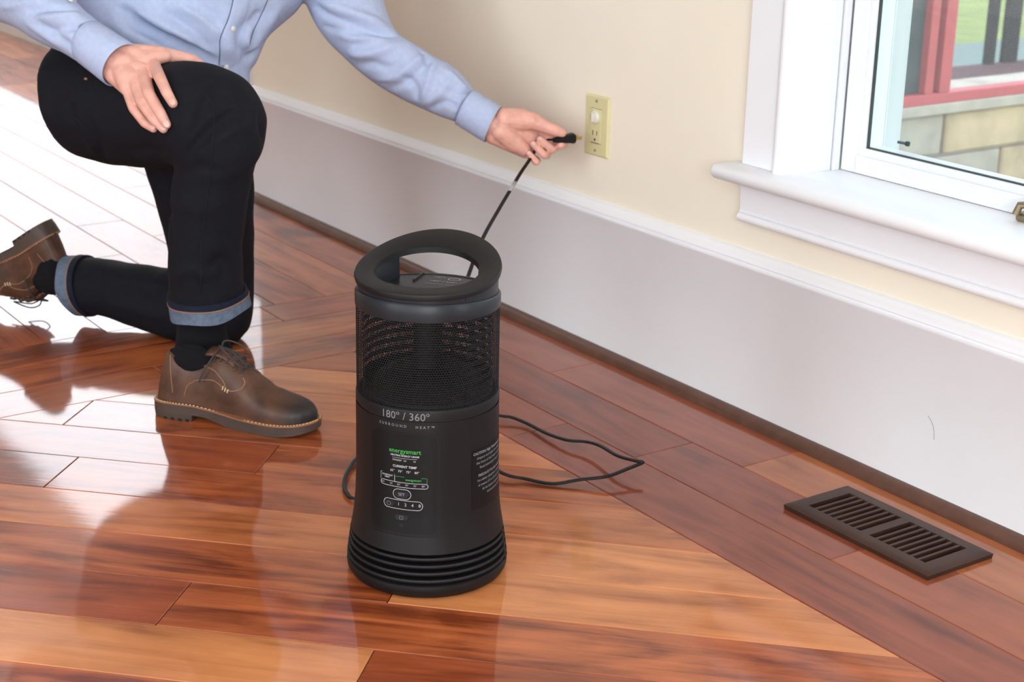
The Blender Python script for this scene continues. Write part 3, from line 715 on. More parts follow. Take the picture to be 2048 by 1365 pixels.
# handle ring: arched loop, open at the back
def hz(t):                                       # t=-1 front .. +1 back
    u = (t+1)/2; return 0.4265+0.006*u+0.034*u**2.2
N = 96; V, F = [], []
loops = []
def ring_pt(a, rx, ry, oy): return rx*math.sin(a), -ry*math.cos(a)+oy
for (rx, ry, oy, dz) in ((0.0975, 0.0975, 0, -0.0085), (0.0985, 0.0985, 0, -0.004), (0.0975, 0.0975, 0, -0.0008), (0.0955, 0.0955, 0, 0.0), (0.0735, 0.0630, -0.006, 0.0), (0.0715, 0.0610, -0.006, -0.001), (0.0710, 0.0605, -0.006, -0.0085)):
    loops.append([(lambda p: (p[0], p[1], hz(p[1]/0.0985)+dz))(ring_pt(2*PI*k/N, rx, ry, oy)) for k in range(N)])
for lp in loops: V += lp
nl = len(loops)
for r in range(nl):
    for k in range(N):
        F.append((r*N+k, r*N+(k+1) % N, ((r+1) % nl)*N+(k+1) % N, ((r+1) % nl)*N+k))
o = link('carry_handle', fix(mesh('carry_handle', V, F)), M_BLACK, HEAT); autosmooth(o, 40)
for sg in (-1, 1):                                # side walls that carry the handle
    V, F = [], []; n = 14
    for i in range(n+1):
        a = sg*rad(50+78*i/n)
        for r, zz in ((0.094, 0.404), (0.094, None), (0.0725, None), (0.0705, 0.404)):
            p = ring_pt(a, r, r, 0); V.append((p[0], p[1], (hz(p[1]/0.0985)-0.007) if zz is None else zz))
    for i in range(n):
        for k in range(4): F.append((4*i+k, 4*i+(k+1) % 4, 4*i+4+(k+1) % 4, 4*i+4+k))
    F += [(0, 1, 2, 3), (4*n, 4*n+1, 4*n+2, 4*n+3)]
    autosmooth(link('handle_support', fix(mesh('handle_support', V, F)), M_BAND, HEAT), 40)
V, F = [], []; n = 20
for i in range(n+1):
    a = rad(-52+104*i/n)
    for r, zz in ((0.0935, 0.404), (0.0935, 0.4195), (0.066, 0.4195), (0.064, 0.404)):
        p = ring_pt(a, r, r, 0); V.append((p[0], p[1], zz))
for i in range(n):
    for k in range(4): F.append((4*i+k, 4*i+(k+1) % 4, 4*i+4+(k+1) % 4, 4*i+4+k))
F += [(0, 1, 2, 3), (4*n, 4*n+1, 4*n+2, 4*n+3)]
autosmooth(link('handle_support', fix(mesh('handle_support', V, F)), M_BAND, HEAT), 40)
# deck print, raised rib
bpy.context.view_layer.update(); HINV = HEAT.matrix_world.inverted()
DZ = BZ-0.0012
def deck(x, y):
    p = HINV@on_floor(x, y, DZ-0.006); return Vector((p.x, p.y))
ra, rb = deck(847, 541), deck(827, 560); dd = (ra-rb).normalized(); nn_ = Vector((-dd.y, dd.x))*0.0011
V = [(p.x, p.y, z) for z in (DZ-0.001, DZ+0.0035) for p in (ra-nn_, ra+nn_, rb+nn_, rb-nn_)]
dk = link('deck_rib', fix(mesh('deck_rib', V, [(0, 1, 2, 3), (4, 5, 6, 7), (0, 1, 5, 4), (1, 2, 6, 5), (2, 3, 7, 6), (3, 0, 4, 7)])), M_BAND, HEAT); tilt(dk)
for s, px_, py_, sz, sp_ in (('180\u00ba / 360\u00ba', 886, 560, 0.0085, 1.0), ('SURROUND HEAT', 878, 566, 0.0036, 1.5), ('180\u00ba', 879, 550, 0.0040, 1.0), ('360\u00ba', 909, 554, 0.0040, 1.0)):
    c_ = deck(px_, py_); vs, fs = text_geo(s, sz, 0.00008, 'CENTER', sp_)
    tilt(link('lettering', mesh('lettering', [(c_.x+v.x, c_.y+v.y, DZ+0.0005) for v in vs], fs), M_PRINT, HEAT))
for px_, py_, r0, r1, a0, a1 in ((909, 554, 0.0072, 0.0092, 0, 2*PI), (879, 550, 0.0072, 0.0084, 0.2, PI-0.2)):
    c_ = deck(px_, py_); V, F = [], []; n = 40
    for i in range(n+1):
        t = a0+(a1-a0)*i/n
        V += [(c_.x+r0*math.cos(t), c_.y+r0*math.sin(t), DZ+0.0005), (c_.x+r1*math.cos(t), c_.y+r1*math.sin(t), DZ+0.0005)]
    F = [(2*i, 2*i+1, 2*i+3, 2*i+2) for i in range(n)]
    tilt(link('printed_ring', mesh('printed_ring', V, F), M_PRINT, HEAT))

# power cord (flat twin lead): from the heater's back, over the floor, up to the plug
Minv = HEAT.matrix_world.inverted()
bpy.context.view_layer.update(); Minv = HEAT.matrix_world.inverted()
SOCK = Vector((ox, 0, oz-0.0185))
back = Vector((HX, HY, 0))+Vector((-0.6, 0.74, 0)).normalized()*0.112
def flp(x, y, z): return on_floor(x, y, z)
path = [Vector((back.x, back.y, 0.05)), Vector((back.x-0.03, back.y+0.03, 0.02)), flp(930, 905, 0.012), flp(1005, 947, 0.009), flp(1050, 958, 0.005), flp(1105, 968, 0.004), flp(1160, 960, 0.010), flp(1215, 953, 0.016), flp(1258, 937, 0.021), flp(1283, 927, 0.024), flp(1285, 924, 0.026), flp(1270, 922, 0.026),
        flp(1235, 912, 0.024), flp(1200, 892, 0.020), flp(1172, 884, 0.016), flp(1135, 881, 0.012), flp(1095, 868, 0.008), flp(1055, 848, 0.006), flp(1022, 835, 0.009), flp(1000, 832, 0.010), flp(900, 815, 0.008), flp(790, 850, 0.006), flp(718, 912, 0.006), flp(695, 945, 0.006), flp(689, 970, 0.005), flp(694, 988, 0.005), flp(715, 998, 0.005), flp(800, 990, 0.006), flp(880, 930, 0.006), flp(905, 850, 0.01)]
zc = 0.10
hold = at(1056, 327, 3.045)
low = flp(905, 800, 0.03)
path += [flp(902, 800, 0.05), at(906, 690, 2.62), at(922, 600, 2.70), at(938, 548, 2.76), at(965, 478, 2.84), at(1000, 415, 2.93), at(1022, 378, 2.98), at(1042, 345, 3.025), at(1057, 323, 3.048), at(1068, 305, 3.058), at(1082, 288, 3.064), at(1095, 280, 3.064)]
path.append(SOCK+Vector((0, -0.099, 0)))
pts = catmull(path, 8)
fr_ = frames(pts); V, F = [], []; n = 16
for p, t, a, b in fr_:
    up = Vector((0, 0, 1)); sd = t.cross(up)
    sd = sd.normalized() if sd.length > 0.25 else RT.copy()
    sd = (sd-t*sd.dot(t)).normalized(); nn = t.cross(sd)
    for k in range(n):                            # figure-of-eight section
        th = 2*PI*k/n; c, s = math.cos(th), math.sin(th)
        V.append(p+sd*(0.0036*c)+nn*(0.0023*s*(0.72+0.5*abs(c))))
m_ = len(fr_)
for i in range(m_-1):
    for k in range(n): F.append((i*n+k, i*n+(k+1) % n, (i+1)*n+(k+1) % n, (i+1)*n+k))
F += [tuple(range(n)), tuple((m_-1)*n+k for k in range(n))]
cord = link('power_cord', fix(mesh('power_cord', [Minv@v for v in V], F)), M_CORD, HEAT, True)
ta, tb = at(1019, 383, 2.973), at(1030, 365, 2.996)
cv, cf = tube_geo([ta, ta.lerp(tb, 0.5), tb], [0.0036]*3, 12); link('cord_tag', mesh('cord_tag', [Minv@v for v in cv], cf), M_TAG, cord, True)
pl = MB(); PLm = []
sec = [(-0.104, 0.0045, 0.0045), (-0.094, 0.0065, 0.006), (-0.082, 0.0085, 0.0075), (-0.072, 0.0100, 0.0085), (-0.064, 0.0115, 0.0098), (-0.061, 0.0118, 0.0102), (-0.0595, 0.0108, 0.0094)]
V, F = [], []; n = 20
for y, rx, rz in sec:
    for k in range(n):
        th = 2*PI*k/n; c, s = math.cos(th), math.sin(th)
        V.append(Minv@(SOCK+Vector((rx*math.copysign(abs(c)**0.7, c), y, rz*math.copysign(abs(s)**0.7, s)))))
for i in range(len(sec)-1):
    for k in range(n): F.append((i*n+k, i*n+(k+1) % n, (i+1)*n+(k+1) % n, (i+1)*n+k))
F += [tuple(range(n)), tuple((len(sec)-1)*n+k for k in range(n))]
plug = link('plug', fix(mesh('plug', V, F)), M_CORD, HEAT); autosmooth(plug, 50)
for x0, x1 in ((-0.0072, -0.0056), (0.0056, 0.0072)):
    o = MB().box((SOCK.x+x0, -0.060, SOCK.z-0.0032), (SOCK.x+x1, -0.0435, SOCK.z+0.0032), 0.0004, 1).build('prong', M_BRASS, plug); o.data.transform(Minv)

# ------------------------------------------------------------------ person kneeling by the wall
def skin_material():
    m = plain('skin', (220, 165, 150), 0.45, var=0.12, scale=55, bump=0.25, bscale=700, sss=0.12); return m
def leather():
    m, nt, b = new_mat('brown_oiled_leather'); L = nt.links.new
    tc = node(nt, 'ShaderNodeTexCoord'); n = node(nt, 'ShaderNodeTexNoise'); n.inputs['Scale'].default_value = 26; n.inputs['Detail'].default_value = 6
    L(tc.outputs['Object'], n.inputs['Vector'])
    r = node(nt, 'ShaderNodeValToRGB'); e = r.color_ramp.elements
    e[0].position = 0.3; e[0].color = (*lin((60, 38, 28)), 1); e[1].position = 0.75; e[1].color = (*lin((100, 67, 49)), 1)
    L(n.outputs['Fac'], r.inputs['Fac'])
    sx = node(nt, 'ShaderNodeSeparateXYZ'); L(tc.outputs['Object'], sx.inputs[0])
    mr = node(nt, 'ShaderNodeMapRange'); mr.inputs[1].default_value = 0.235; mr.inputs[2].default_value = 0.275; L(sx.outputs[0], mr.inputs[0])
    mx = node(nt, 'ShaderNodeMix', data_type='RGBA'); L(mr.outputs[0], mx.inputs[0]); L(r.outputs['Color'], mx.inputs[6]); mx.inputs[7].default_value = (*lin((38, 30, 29)), 1)
    L(mx.outputs[2], b.inputs['Base Color']); b.inputs['Roughness'].default_value = 0.46; b.inputs['Specular IOR Level'].default_value = 0.35
    bp = node(nt, 'ShaderNodeBump'); bp.inputs['Strength'].default_value = 0.25; bp.inputs['Distance'].default_value = 0.001; L(n.outputs['Fac'], bp.inputs['Height']); L(bp.outputs['Normal'], b.inputs['Normal'])
    return m
def cloth(name, rgb, rough=0.85, sheen=0.2, weave=1800, var=0.05, wb=0.12):
    m, nt, b = new_mat(name); L = nt.links.new; c = lin(rgb)
    tc = node(nt, 'ShaderNodeTexCoord'); sep = node(nt, 'ShaderNodeSeparateXYZ'); L(tc.outputs['Object'], sep.inputs[0])
    n = node(nt, 'ShaderNodeTexNoise'); n.inputs['Scale'].default_value = 120; n.inputs['Detail'].default_value = 5; L(tc.outputs['Object'], n.inputs['Vector'])
    r = node(nt, 'ShaderNodeValToRGB'); e = r.color_ramp.elements
    e[0].position = 0.3; e[0].color = (*[v*(1-var) for v in c], 1); e[1].position = 0.7; e[1].color = (*[min(1, v*(1+var)) for v in c], 1)
    L(n.outputs['Fac'], r.inputs['Fac']); L(r.outputs['Color'], b.inputs['Base Color'])
    n2 = node(nt, 'ShaderNodeTexNoise'); n2.inputs['Scale'].default_value = weave; L(tc.outputs['Object'], n2.inputs['Vector'])
    bp = node(nt, 'ShaderNodeBump'); bp.inputs['Strength'].default_value = wb; bp.inputs['Distance'].default_value = 0.0006; L(n2.outputs['Fac'], bp.inputs['Height']); L(bp.outputs['Normal'], b.inputs['Normal'])
    b.inputs['Roughness'].default_value = rough; b.inputs['Sheen Weight'].default_value = sheen; b.inputs['Specular IOR Level'].default_value = 0.25
    return m
M_SKIN = skin_material()
M_NAIL = plain('fingernail', (222, 176, 164), 0.28, var=0.03)
M_SHIRT = cloth('light_blue_oxford', (172, 184, 214), sheen=0.0)
M_BTN = plain('pearl_button', (214, 212, 204), 0.3)
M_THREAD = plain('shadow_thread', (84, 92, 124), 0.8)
M_THREAD2 = plain('blue_thread', (140, 152, 188), 0.8)
M_JEANS = cloth('dark_indigo_denim', (11, 12, 20), 0.85, 0.0, 1400, 0.25, 0.3)
M_CUFF = cloth('faded_denim_inside', (92, 104, 122), 0.85, 0.0, 900, 0.2, 0.4)
M_CUFFD = cloth('denim_hem', (19, 26, 42), 0.85, 0.0, 900, 0.3, 0.3)
M_STITCH = plain('orange_stitching', (150, 102, 62), 0.7)
M_JSEAM = cloth('denim_seam', (20, 22, 31), 0.85, 0.0, 900, 0.2, 0.3)
M_SOCK = cloth('black_ribbed_sock', (12, 12, 16), 0.95, 0.0, 900, 0.1, 0.4)
M_LEATHER = leather()
M_SOLE = plain('grey_brown_sole', (66, 52, 45), 0.6, var=0.15)
M_WELT = plain('tan_welt', (140, 88, 56), 0.6)
M_LACE = plain('dark_lace', (58, 50, 50), 0.8)
M_EYE = plain('eyelet_metal', (120, 108, 90), 0.4, metal=0.7)
M_SEAM = plain('leather_seam_thread', (142, 106, 78), 0.7)
M_TACK = plain('pale_bar_tack', (208, 184, 140), 0.7)
M_HAIR = plain('brown_hair', (62, 44, 34), 0.6, var=0.3, scale=200)

hip = at(250, 190, 3.05)
person = empty('person', (hip.x, hip.y, 0)); tag(person, 'person in light blue shirt and dark jeans kneeling and holding a plug', 'person')
bpy.context.view_layer.update()
POFF = Vector((hip.x, hip.y, 0))
def pp_mesh(name, V, F, mat, parent=None, smooth=40):
    o = link(name, mesh(name, [Vector(v)-POFF for v in V], F), mat, parent or person)
    if smooth: autosmooth(o, smooth)
    return o
def sil_loft(rings, n=28, sub=5, cap=True, power=1.0):
    """closed tube through silhouette pairs: (edge A px, edge B px, depth, half thickness in depth)"""
    R = [np.array((r[0][0], r[0][1], r[1][0], r[1][1], r[2], r[3]), float) for r in rings]
    R = catmull(R, sub); C, U, D = [], [], []
    for q in R:
        a = at(q[0], q[1], q[4]); b = at(q[2], q[3], q[4]); C.append((a+b)/2); U.append((b-a)/2); D.append(q[5])
    V, F = [], []
    for i in range(len(R)):
        t = C[min(i+1, len(R)-1)]-C[max(i-1, 0)]
        v = U[i].cross(t)
        if v.length < 1e-9 or t.length < 1e-6: v = fw.copy()
        v = v.normalized()
        if v.dot(fw) < 0: v = -v
        if v.dot(fw) < 0.5: v = (v+fw).normalized()
        for k in range(n):
            th = 2*PI*k/n; c, s = math.cos(th), math.sin(th)
            V.append(C[i]+U[i]*(math.copysign(abs(c)**power, c))+v*(D[i]*math.copysign(abs(s)**power, s)))
    m = len(R)
    for i in range(m-1):
        for k in range(n): F.append((i*n+k, i*n+(k+1) % n, (i+1)*n+(k+1) % n, (i+1)*n+k))
    if cap: F += [tuple(range(n-1, -1, -1)), tuple((m-1)*n+k for k in range(n))]
    return V, F
def ball(P, r, sc=(1, 1, 1), axes=None, n=14, m=9):
    V, F = [], []; ax = axes or (Vector((1, 0, 0)), Vector((0, 1, 0)), Vector((0, 0, 1))); P = Vector(P)
    for j in range(m+1):
        ph = PI*j/m
        if j in (0, m): V.append(P+ax[2]*(r*sc[2]*math.cos(ph))); continue
        for k in range(n):
            th = 2*PI*k/n; V.append(P+ax[0]*(r*sc[0]*math.sin(ph)*math.cos(th))+ax[1]*(r*sc[1]*math.sin(ph)*math.sin(th))+ax[2]*(r*sc[2]*math.cos(ph)))
    row = lambda j: 0 if j == 0 else (1+(j-1)*n)
    for k in range(n):
        F.append((0, 1+k, 1+(k+1) % n)); F.append((row(m), row(m-1)+(k+1) % n, row(m-1)+k))
        for j in range(1, m-1): F.append((row(j)+k, row(j+1)+k, row(j+1)+(k+1) % n, row(j)+(k+1) % n))
    return V, F
def chain(pts, rad_):                              # tapered limb with round joints
    geos = []
    for i, (p, r) in enumerate(zip(pts, rad_)):
        geos.append(ball(p, r))
        if i:
            geos.append(tube_geo([Vector(pts[i-1]), Vector(p)], [rad_[i-1], r], 14))
    return geos
def union(geos, voxel, smooth_it=4, fac=0.5):
    V, F = [], []
    for v, f in geos:
        b = len(V); V += [Vector(x)-POFF for x in v]; F += [tuple(b+i for i in q) for q in f]
    me = fix(mesh('u', V, F)); o = bpy.data.objects.new('u', me); col.objects.link(o)
    md = o.modifiers.new('r', 'REMESH'); md.mode = 'VOXEL'; md.voxel_size = voxel
    if smooth_it:
        sm_ = o.modifiers.new('s', 'SMOOTH'); sm_.factor = fac; sm_.iterations = smooth_it
    bpy.context.view_layer.update()
    out = bpy.data.meshes.new_from_object(o.evaluated_get(bpy.context.evaluated_depsgraph_get()))
    bpy.data.objects.remove(o); bpy.data.meshes.remove(me)
    return out
def coords(me):
    a = np.empty(len(me.vertices)*3); me.vertices.foreach_get('co', a); return a.reshape(-1, 3)
def normals(me):
    a = np.empty(len(me.vertices)*3); me.vertices.foreach_get('normal', a); return a.reshape(-1, 3)
def set_coords(me, a): me.vertices.foreach_set('co', a.reshape(-1)); me.update()
def bvh(me):
    return BVHTree.FromPolygons([v.co for v in me.vertices], [tuple(p.vertices) for p in me.polygons])
def hit(tree, x, y):
    d = ray(x, y).normalized(); r = tree.ray_cast(CAM-POFF, d); return r[0], r[1]
def trace(tree, pts, sub=6):
    out = []
    for q in catmull([(*p, 0) for p in pts], sub):
        h, nrm = hit(tree, q[0], q[1])
        if h is not None: out.append((h, nrm))
    return out
def folds(me, strokes, ka=1.0, kw=1.0):
    tree = bvh(me); co = coords(me); no = normals(me); disp = np.zeros(len(co))
    for pts, amp, wd in strokes:
        amp *= ka; wd *= kw; amp = max(-1.15*wd, min(1.15*wd, amp))
        P = [np.array(h) for h, _ in trace(tree, pts, 5)]
        if len(P) < 2: continue
        best = np.full(len(co), 1e9); par = np.zeros(len(co)); n = len(P)-1
        lo = np.min(P, 0)-4*wd; hi = np.max(P, 0)+4*wd
        sel = np.where(np.all((co > lo) & (co < hi), 1))[0]
        if not len(sel): continue
        c = co[sel]; bd = np.full(len(sel), 1e9); bp = np.zeros(len(sel))
        for i in range(n):
            a, b = P[i], P[i+1]; ab = b-a; L2 = ab@ab+1e-12
            t = np.clip(((c-a)@ab)/L2, 0, 1); d = np.linalg.norm(c-(a+t[:, None]*ab), axis=1)
            k = d < bd; bd[k] = d[k]; bp[k] = (i+t[k])/n
        taper = np.clip(np.sin(np.clip(bp, 0, 1)*PI)*1.4+0.12, 0, 1)
        disp[sel] += amp*taper*np.exp(-(bd/wd)**2)
    set_coords(me, co+no*disp[:, None])
def noise_disp(me, amp, sc, seed=0.0):
    co = coords(me); no = normals(me)
    d = np.array([noise.noise(Vector((c[0]*sc+seed, c[1]*sc, c[2]*sc))) for c in co])
    set_coords(me, co+no*(amp*d)[:, None])
def surf_tube(tree, pts, r, name, mat, parent, lift=0.0, sub=6, n=6):
    P = [h+nr*lift for h, nr in trace(tree, pts, sub)]
    if len(P) < 2: return None
    v, f = tube_geo(P, r, n); o = link(name, mesh(name, v, f), mat, parent, True); return o
def surf_patch(tree, left, right, name, mat, parent, lift=0.0014, nu=8, nv=14):
    A = catmull([(*p, 0) for p in left], 8); B = catmull([(*p, 0) for p in right], 8)
    V, F = [], []
    for j in range(nv+1):
        a = A[round(j/nv*(len(A)-1))]; b = B[round(j/nv*(len(B)-1))]
        for i in range(nu+1):
            q = a+(b-a)*i/nu; h, nr = hit(tree, q[0], q[1])
            if h is None: h = V[-1] if V else Vector((0, 0, 0)); nr = Vector((0, 0, 0))
            e = 0.3 if i in (0, nu) else 1.0
            V.append(h+nr*lift*e)
    for j in range(nv):
        for i in range(nu): k = j*(nu+1)+i; F.append((k, k+1, k+nu+2, k+nu+1))
    return link(name, mesh(name, V, F), mat, parent, True)

# ---- jeans
thigh = [((99, 152), (102, 230), 2.98, .05), ((120, 104), (138, 297), 2.98, .105), ((168, 80), (193, 323), 2.96, .12), ((240, 92), (252, 333), 2.90, .108), ((300, 112), (308, 337), 2.85, .098),
         ((345, 125), (345, 336), 2.81, .092), ((392, 125), (356, 334), 2.775, .087), ((440, 133), (358, 333), 2.75, .084), ((482, 152), (358, 333), 2.738, .082), ((508, 178), (357, 333), 2.733, .080), ((525, 206), (355, 334), 2.732, .078),
         ((536, 236), (353, 335), 2.733, .076), ((533, 268), (351, 337), 2.736, .075), ((524, 300), (349, 341), 2.742, .074), ((512, 328), (347, 350), 2.75, .073), ((503, 370), (343, 385), 2.762, .071), ((492, 430), (339, 440), 2.78, .069),
         ((485, 490), (336, 500), 2.80, .066), ((486, 545), (337, 555), 2.82, .064), ((488, 596), (339, 604), 2.835, .063)]
pelvis = [((135, 50), (440, 80), 3.06, .07), ((112, 95), (455, 125), 3.06, .085), ((102, 140), (470, 180), 3.06, .105), ((105, 200), (475, 240), 3.07, .12), ((130, 260), (455, 300), 3.08, .115), ((180, 300), (410, 330), 3.08, .09)]
lthigh = [((240, 190), (450, 180), 3.13, .10), ((288, 330), (500, 300), 3.15, .10), ((312, 400), (508, 380), 3.17, .095), ((333, 480), (508, 470), 3.20, .088), ((345, 560), (508, 560), 3.215, .082), ((352, 615), (506, 618), 3.215, .076), ((372, 660), (496, 658), 3.20, .066), ((405, 690), (472, 688), 3.20, .04)]
lshank = [((470, 560), (480, 672), 3.21, .06), ((400, 548), (415, 690), 3.22, .068), ((335, 536), (345, 680), 3.235, .068), ((250, 524), (265, 652), 3.265, .066), ((200, 516), (205, 634), 3.285, .062), ((166, 514), (168, 630), 3.297, .060)]
jm = union([sil_loft(thigh), sil_loft(pelvis), sil_loft(lthigh), sil_loft(lshank)], 0.006, 6)
folds(jm, [([(366, 326), (395, 285), (430, 250), (475, 222)], -.007, .010), ([(372, 332), (420, 290), (470, 262), (510, 250)], .005, .010), ([(365, 300), (390, 262), (425, 232), (470, 205)], .005, .009),
           ([(425, 160), (400, 185), (385, 225), (372, 280)], -.006, .010), ([(345, 310), (300, 300), (250, 305)], -.004, .012), ([(180, 240), (195, 280), (205, 318)], -.006, .009), ([(160, 230), (172, 270), (190, 310)], .004, .008),
           ([(120, 180), (150, 240), (190, 290)], -.004, .012), ([(530, 205), (520, 240), (528, 285)], -.005, .008), ([(350, 345), (400, 335), (450, 345)], -.004, .011), ([(420, 545), (440, 520), (450, 570)], -.006, .010), ([(345, 560), (380, 540), (420, 560)], .004, .010),
           ([(345, 400), (400, 420), (470, 400)], .003, .014), ([(200, 560), (260, 575), (330, 590)], -.004, .012), ([(200, 600), (270, 620), (340, 640)], .004, .012), ([(330, 350), (340, 420), (345, 500)], -.004, .010), ([(315, 345), (300, 350), (320, 380)], -.004, .006)])
noise_disp(jm, 0.0022, 22)
jeans = link('jeans', jm, M_JEANS, person, True)
jt = bvh(jm)
surf_tube(jt, [(412, 190), (428, 228), (424, 300), (416, 380), (404, 480), (402, 590)], 0.0011, 'side_seam', M_JSEAM, jeans, 0.0002, 10)
surf_tube(jt, [(345, 345), (340, 420), (340, 500), (342, 590)], 0.0008, 'inseam', M_JSEAM, jeans, 0.0002, 10)
surf_tube(jt, [(96, 160), (102, 200), (110, 250)], 0.0006, 'pocket_seam', M_JSEAM, jeans, 0.0, 8)
surf_tube(jt, [(130, 230), (160, 245), (178, 290)], 0.0008, 'yoke_seam', M_JSEAM, jeans, 0.0002, 8)
surf_patch(jt, [(169, 156), (168, 160)], [(175, 157), (174, 161)], 'rivet', M_STITCH, jeans, 0.002, 2, 2)
# belt loop at the back of the waist
v, f = sil_loft([((104, 92), (112, 94), 2.95, .006), ((98, 106), (108, 110), 2.945, .006), ((97, 118), (106, 122), 2.945, .006)], 10, 3); pp_mesh('belt_loop', v, f, M_JEANS, jeans)
# rolled cuffs: folded-back hem ring, outer face faded, with dark selvedge edge and orange stitching
def cuff_ring(rings_top, rings_bot, parent):
    """thick open ring between two silhouette pairs"""
    out = []
    for q, th in ((rings_top, 0.0), (rings_bot, 0.0)):
        out.append(q)
    def ringpts(q, grow):
        a = at(*q[0], q[2]); b = at(*q[1], q[2]); c = (a+b)/2; u = (b-a)/2
        return c, u.normalized()*(u.length+grow), q[3]+grow
    return [ringpts(rings_top, g) for g in (0.0065, 0.0)]+[ringpts(rings_bot, g) for g in (0.0070, 0.0)]
def cuff(top, bot, name, parent, dip=0.0, wav=0.0):
    n = 40; V, F = [], []
    ct = (at(*top[0], top[2])+at(*top[1], top[2]))/2; cb = (at(*bot[0], bot[2])+at(*bot[1], bot[2]))/2; ax = (cb-ct).normalized()
    prof = []
    for s, g in ((0.0, 0.003), (0.02, 0.0062), (0.30, 0.0075), (0.34, 0.0070), (0.97, 0.0085), (1.0, 0.0068), (0.98, 0.0025), (0.3, 0.0)):
        q = [tuple(np.array(top[i])+(np.array(bot[i])-np.array(top[i]))*s) for i in (0, 1)]
        Z = top[2]+(bot[2]-top[2])*s; a = at(*q[0], Z); b = at(*q[1], Z); c = (a+b)/2; u = (b-a)/2; d = top[3]+(bot[3]-top[3])*s
        vv = u.cross(ax).normalized()
        if vv.dot(fw) < 0: vv = -vv
        row = []
        for k in range(n):
            th = 2*PI*k/n; w_ = wav*math.sin(3*th+1.2)*s
            row.append(c+u.normalized()*((u.length+g+w_)*math.cos(th))+vv*((d+g+w_)*math.sin(th))+ax*(-dip*math.sin(th)+0.003*s*math.sin(4*th)))
        prof.append(row)
    for row in prof: V += row
    m = len(prof)
    for i in range(m):
        for k in range(n): F.append((i*n+k, i*n+(k+1) % n, ((i+1) % m)*n+(k+1) % n, ((i+1) % m)*n+k))
    o = link(name, fix(mesh(name, [v-POFF for v in V], F)), M_CUFF, parent); o.data.materials.append(M_CUFFD); autosmooth(o, 50)
    for pl_ in o.data.polygons:
        if pl_.index < 2*n: pl_.material_index = 1
    st = [v+(v-(sum(prof[3], Vector())/n)).normalized()*0.0004-POFF for v in prof[3]]
    v, f = tube_geo(st+[st[0]], 0.0010, 6); link('cuff_stitching', mesh('cuff_stitching', v, f), M_STITCH, o, True)
    return o
cuff(((341, 586), (487, 578), 2.833, .062), ((347, 628), (490, 614), 2.845, .062), 'rolled_cuff', jeans, 0.006, 0.003)
cuff(((176, 516), (184, 628), 3.292, .060), ((140, 518), (152, 622), 3.304, .058), 'rolled_cuff', jeans, 0.0, 0.002)

# ---- shoes
SL = 0.300
def interp(T, x):
    if x <= T[0][0]: return T[0][1]
    for (a, va), (b, vb) in zip(T[:-1], T[1:]):
        if x <= b:
            t = (x-a)/(b-a); t = t*t*(3-2*t) if False else t; return va+(vb-va)*t
    return T[-1][1]
HW = [(0, .004), (.003, .016), (.010, .025), (.025, .0315), (.05, .0345), (.08, .0345), (.11, .0355), (.14, .039), (.17, .0435), (.20, .0470), (.225, .0475), (.25, .0445), (.27, .0375), (.285, .0270), (.295, .0150), (.300, .003)]
TOP = [(0, .080), (.004, .084), (.02, .084), (.04, .077), (.06, .070), (.08, .069), (.10, .077), (.12, .092), (.135, .094), (.15, .087), (.17, .072), (.19, .058), (.21, .046), (.23, .039), (.25, .035), (.27, .030), (.285, .0245), (.295, .017), (.300, .008)]
PW = [(0, .35), (.05, .38), (.11, .62), (.14, .74), (.2, .78), (.26, .72), (.3, .7)]
CURVE = lambda x: 0.010*math.sin(PI*min(1, x/SL))   # slight outward swing of the last
ZW = lambda x: 0.031 if x < 0.08 else (0.031-0.010*min(1, (x-0.08)/0.09) if x < 0.22 else 0.021+0.006*((x-0.22)/0.08)**2)
def shoe_pt(x, th, off=0.0):                      # th 0..pi from the outer side over the top
    hw = interp(HW, x)+off; h = interp(TOP, x)-0.0+off; p = interp(PW, x); c, s = math.cos(th), math.sin(th)
    zz = h*abs(s)**(p if p > .5 else .55)
    return Vector((x+0.022*(zz/0.09)**1.3*max(0.0, 1-x/0.07), -hw*math.copysign(abs(c)**p, c)*(1-0.22*min(1, zz/0.09)*max(0.0, 1-x/0.14))+CURVE(x), ZW(x)+zz))
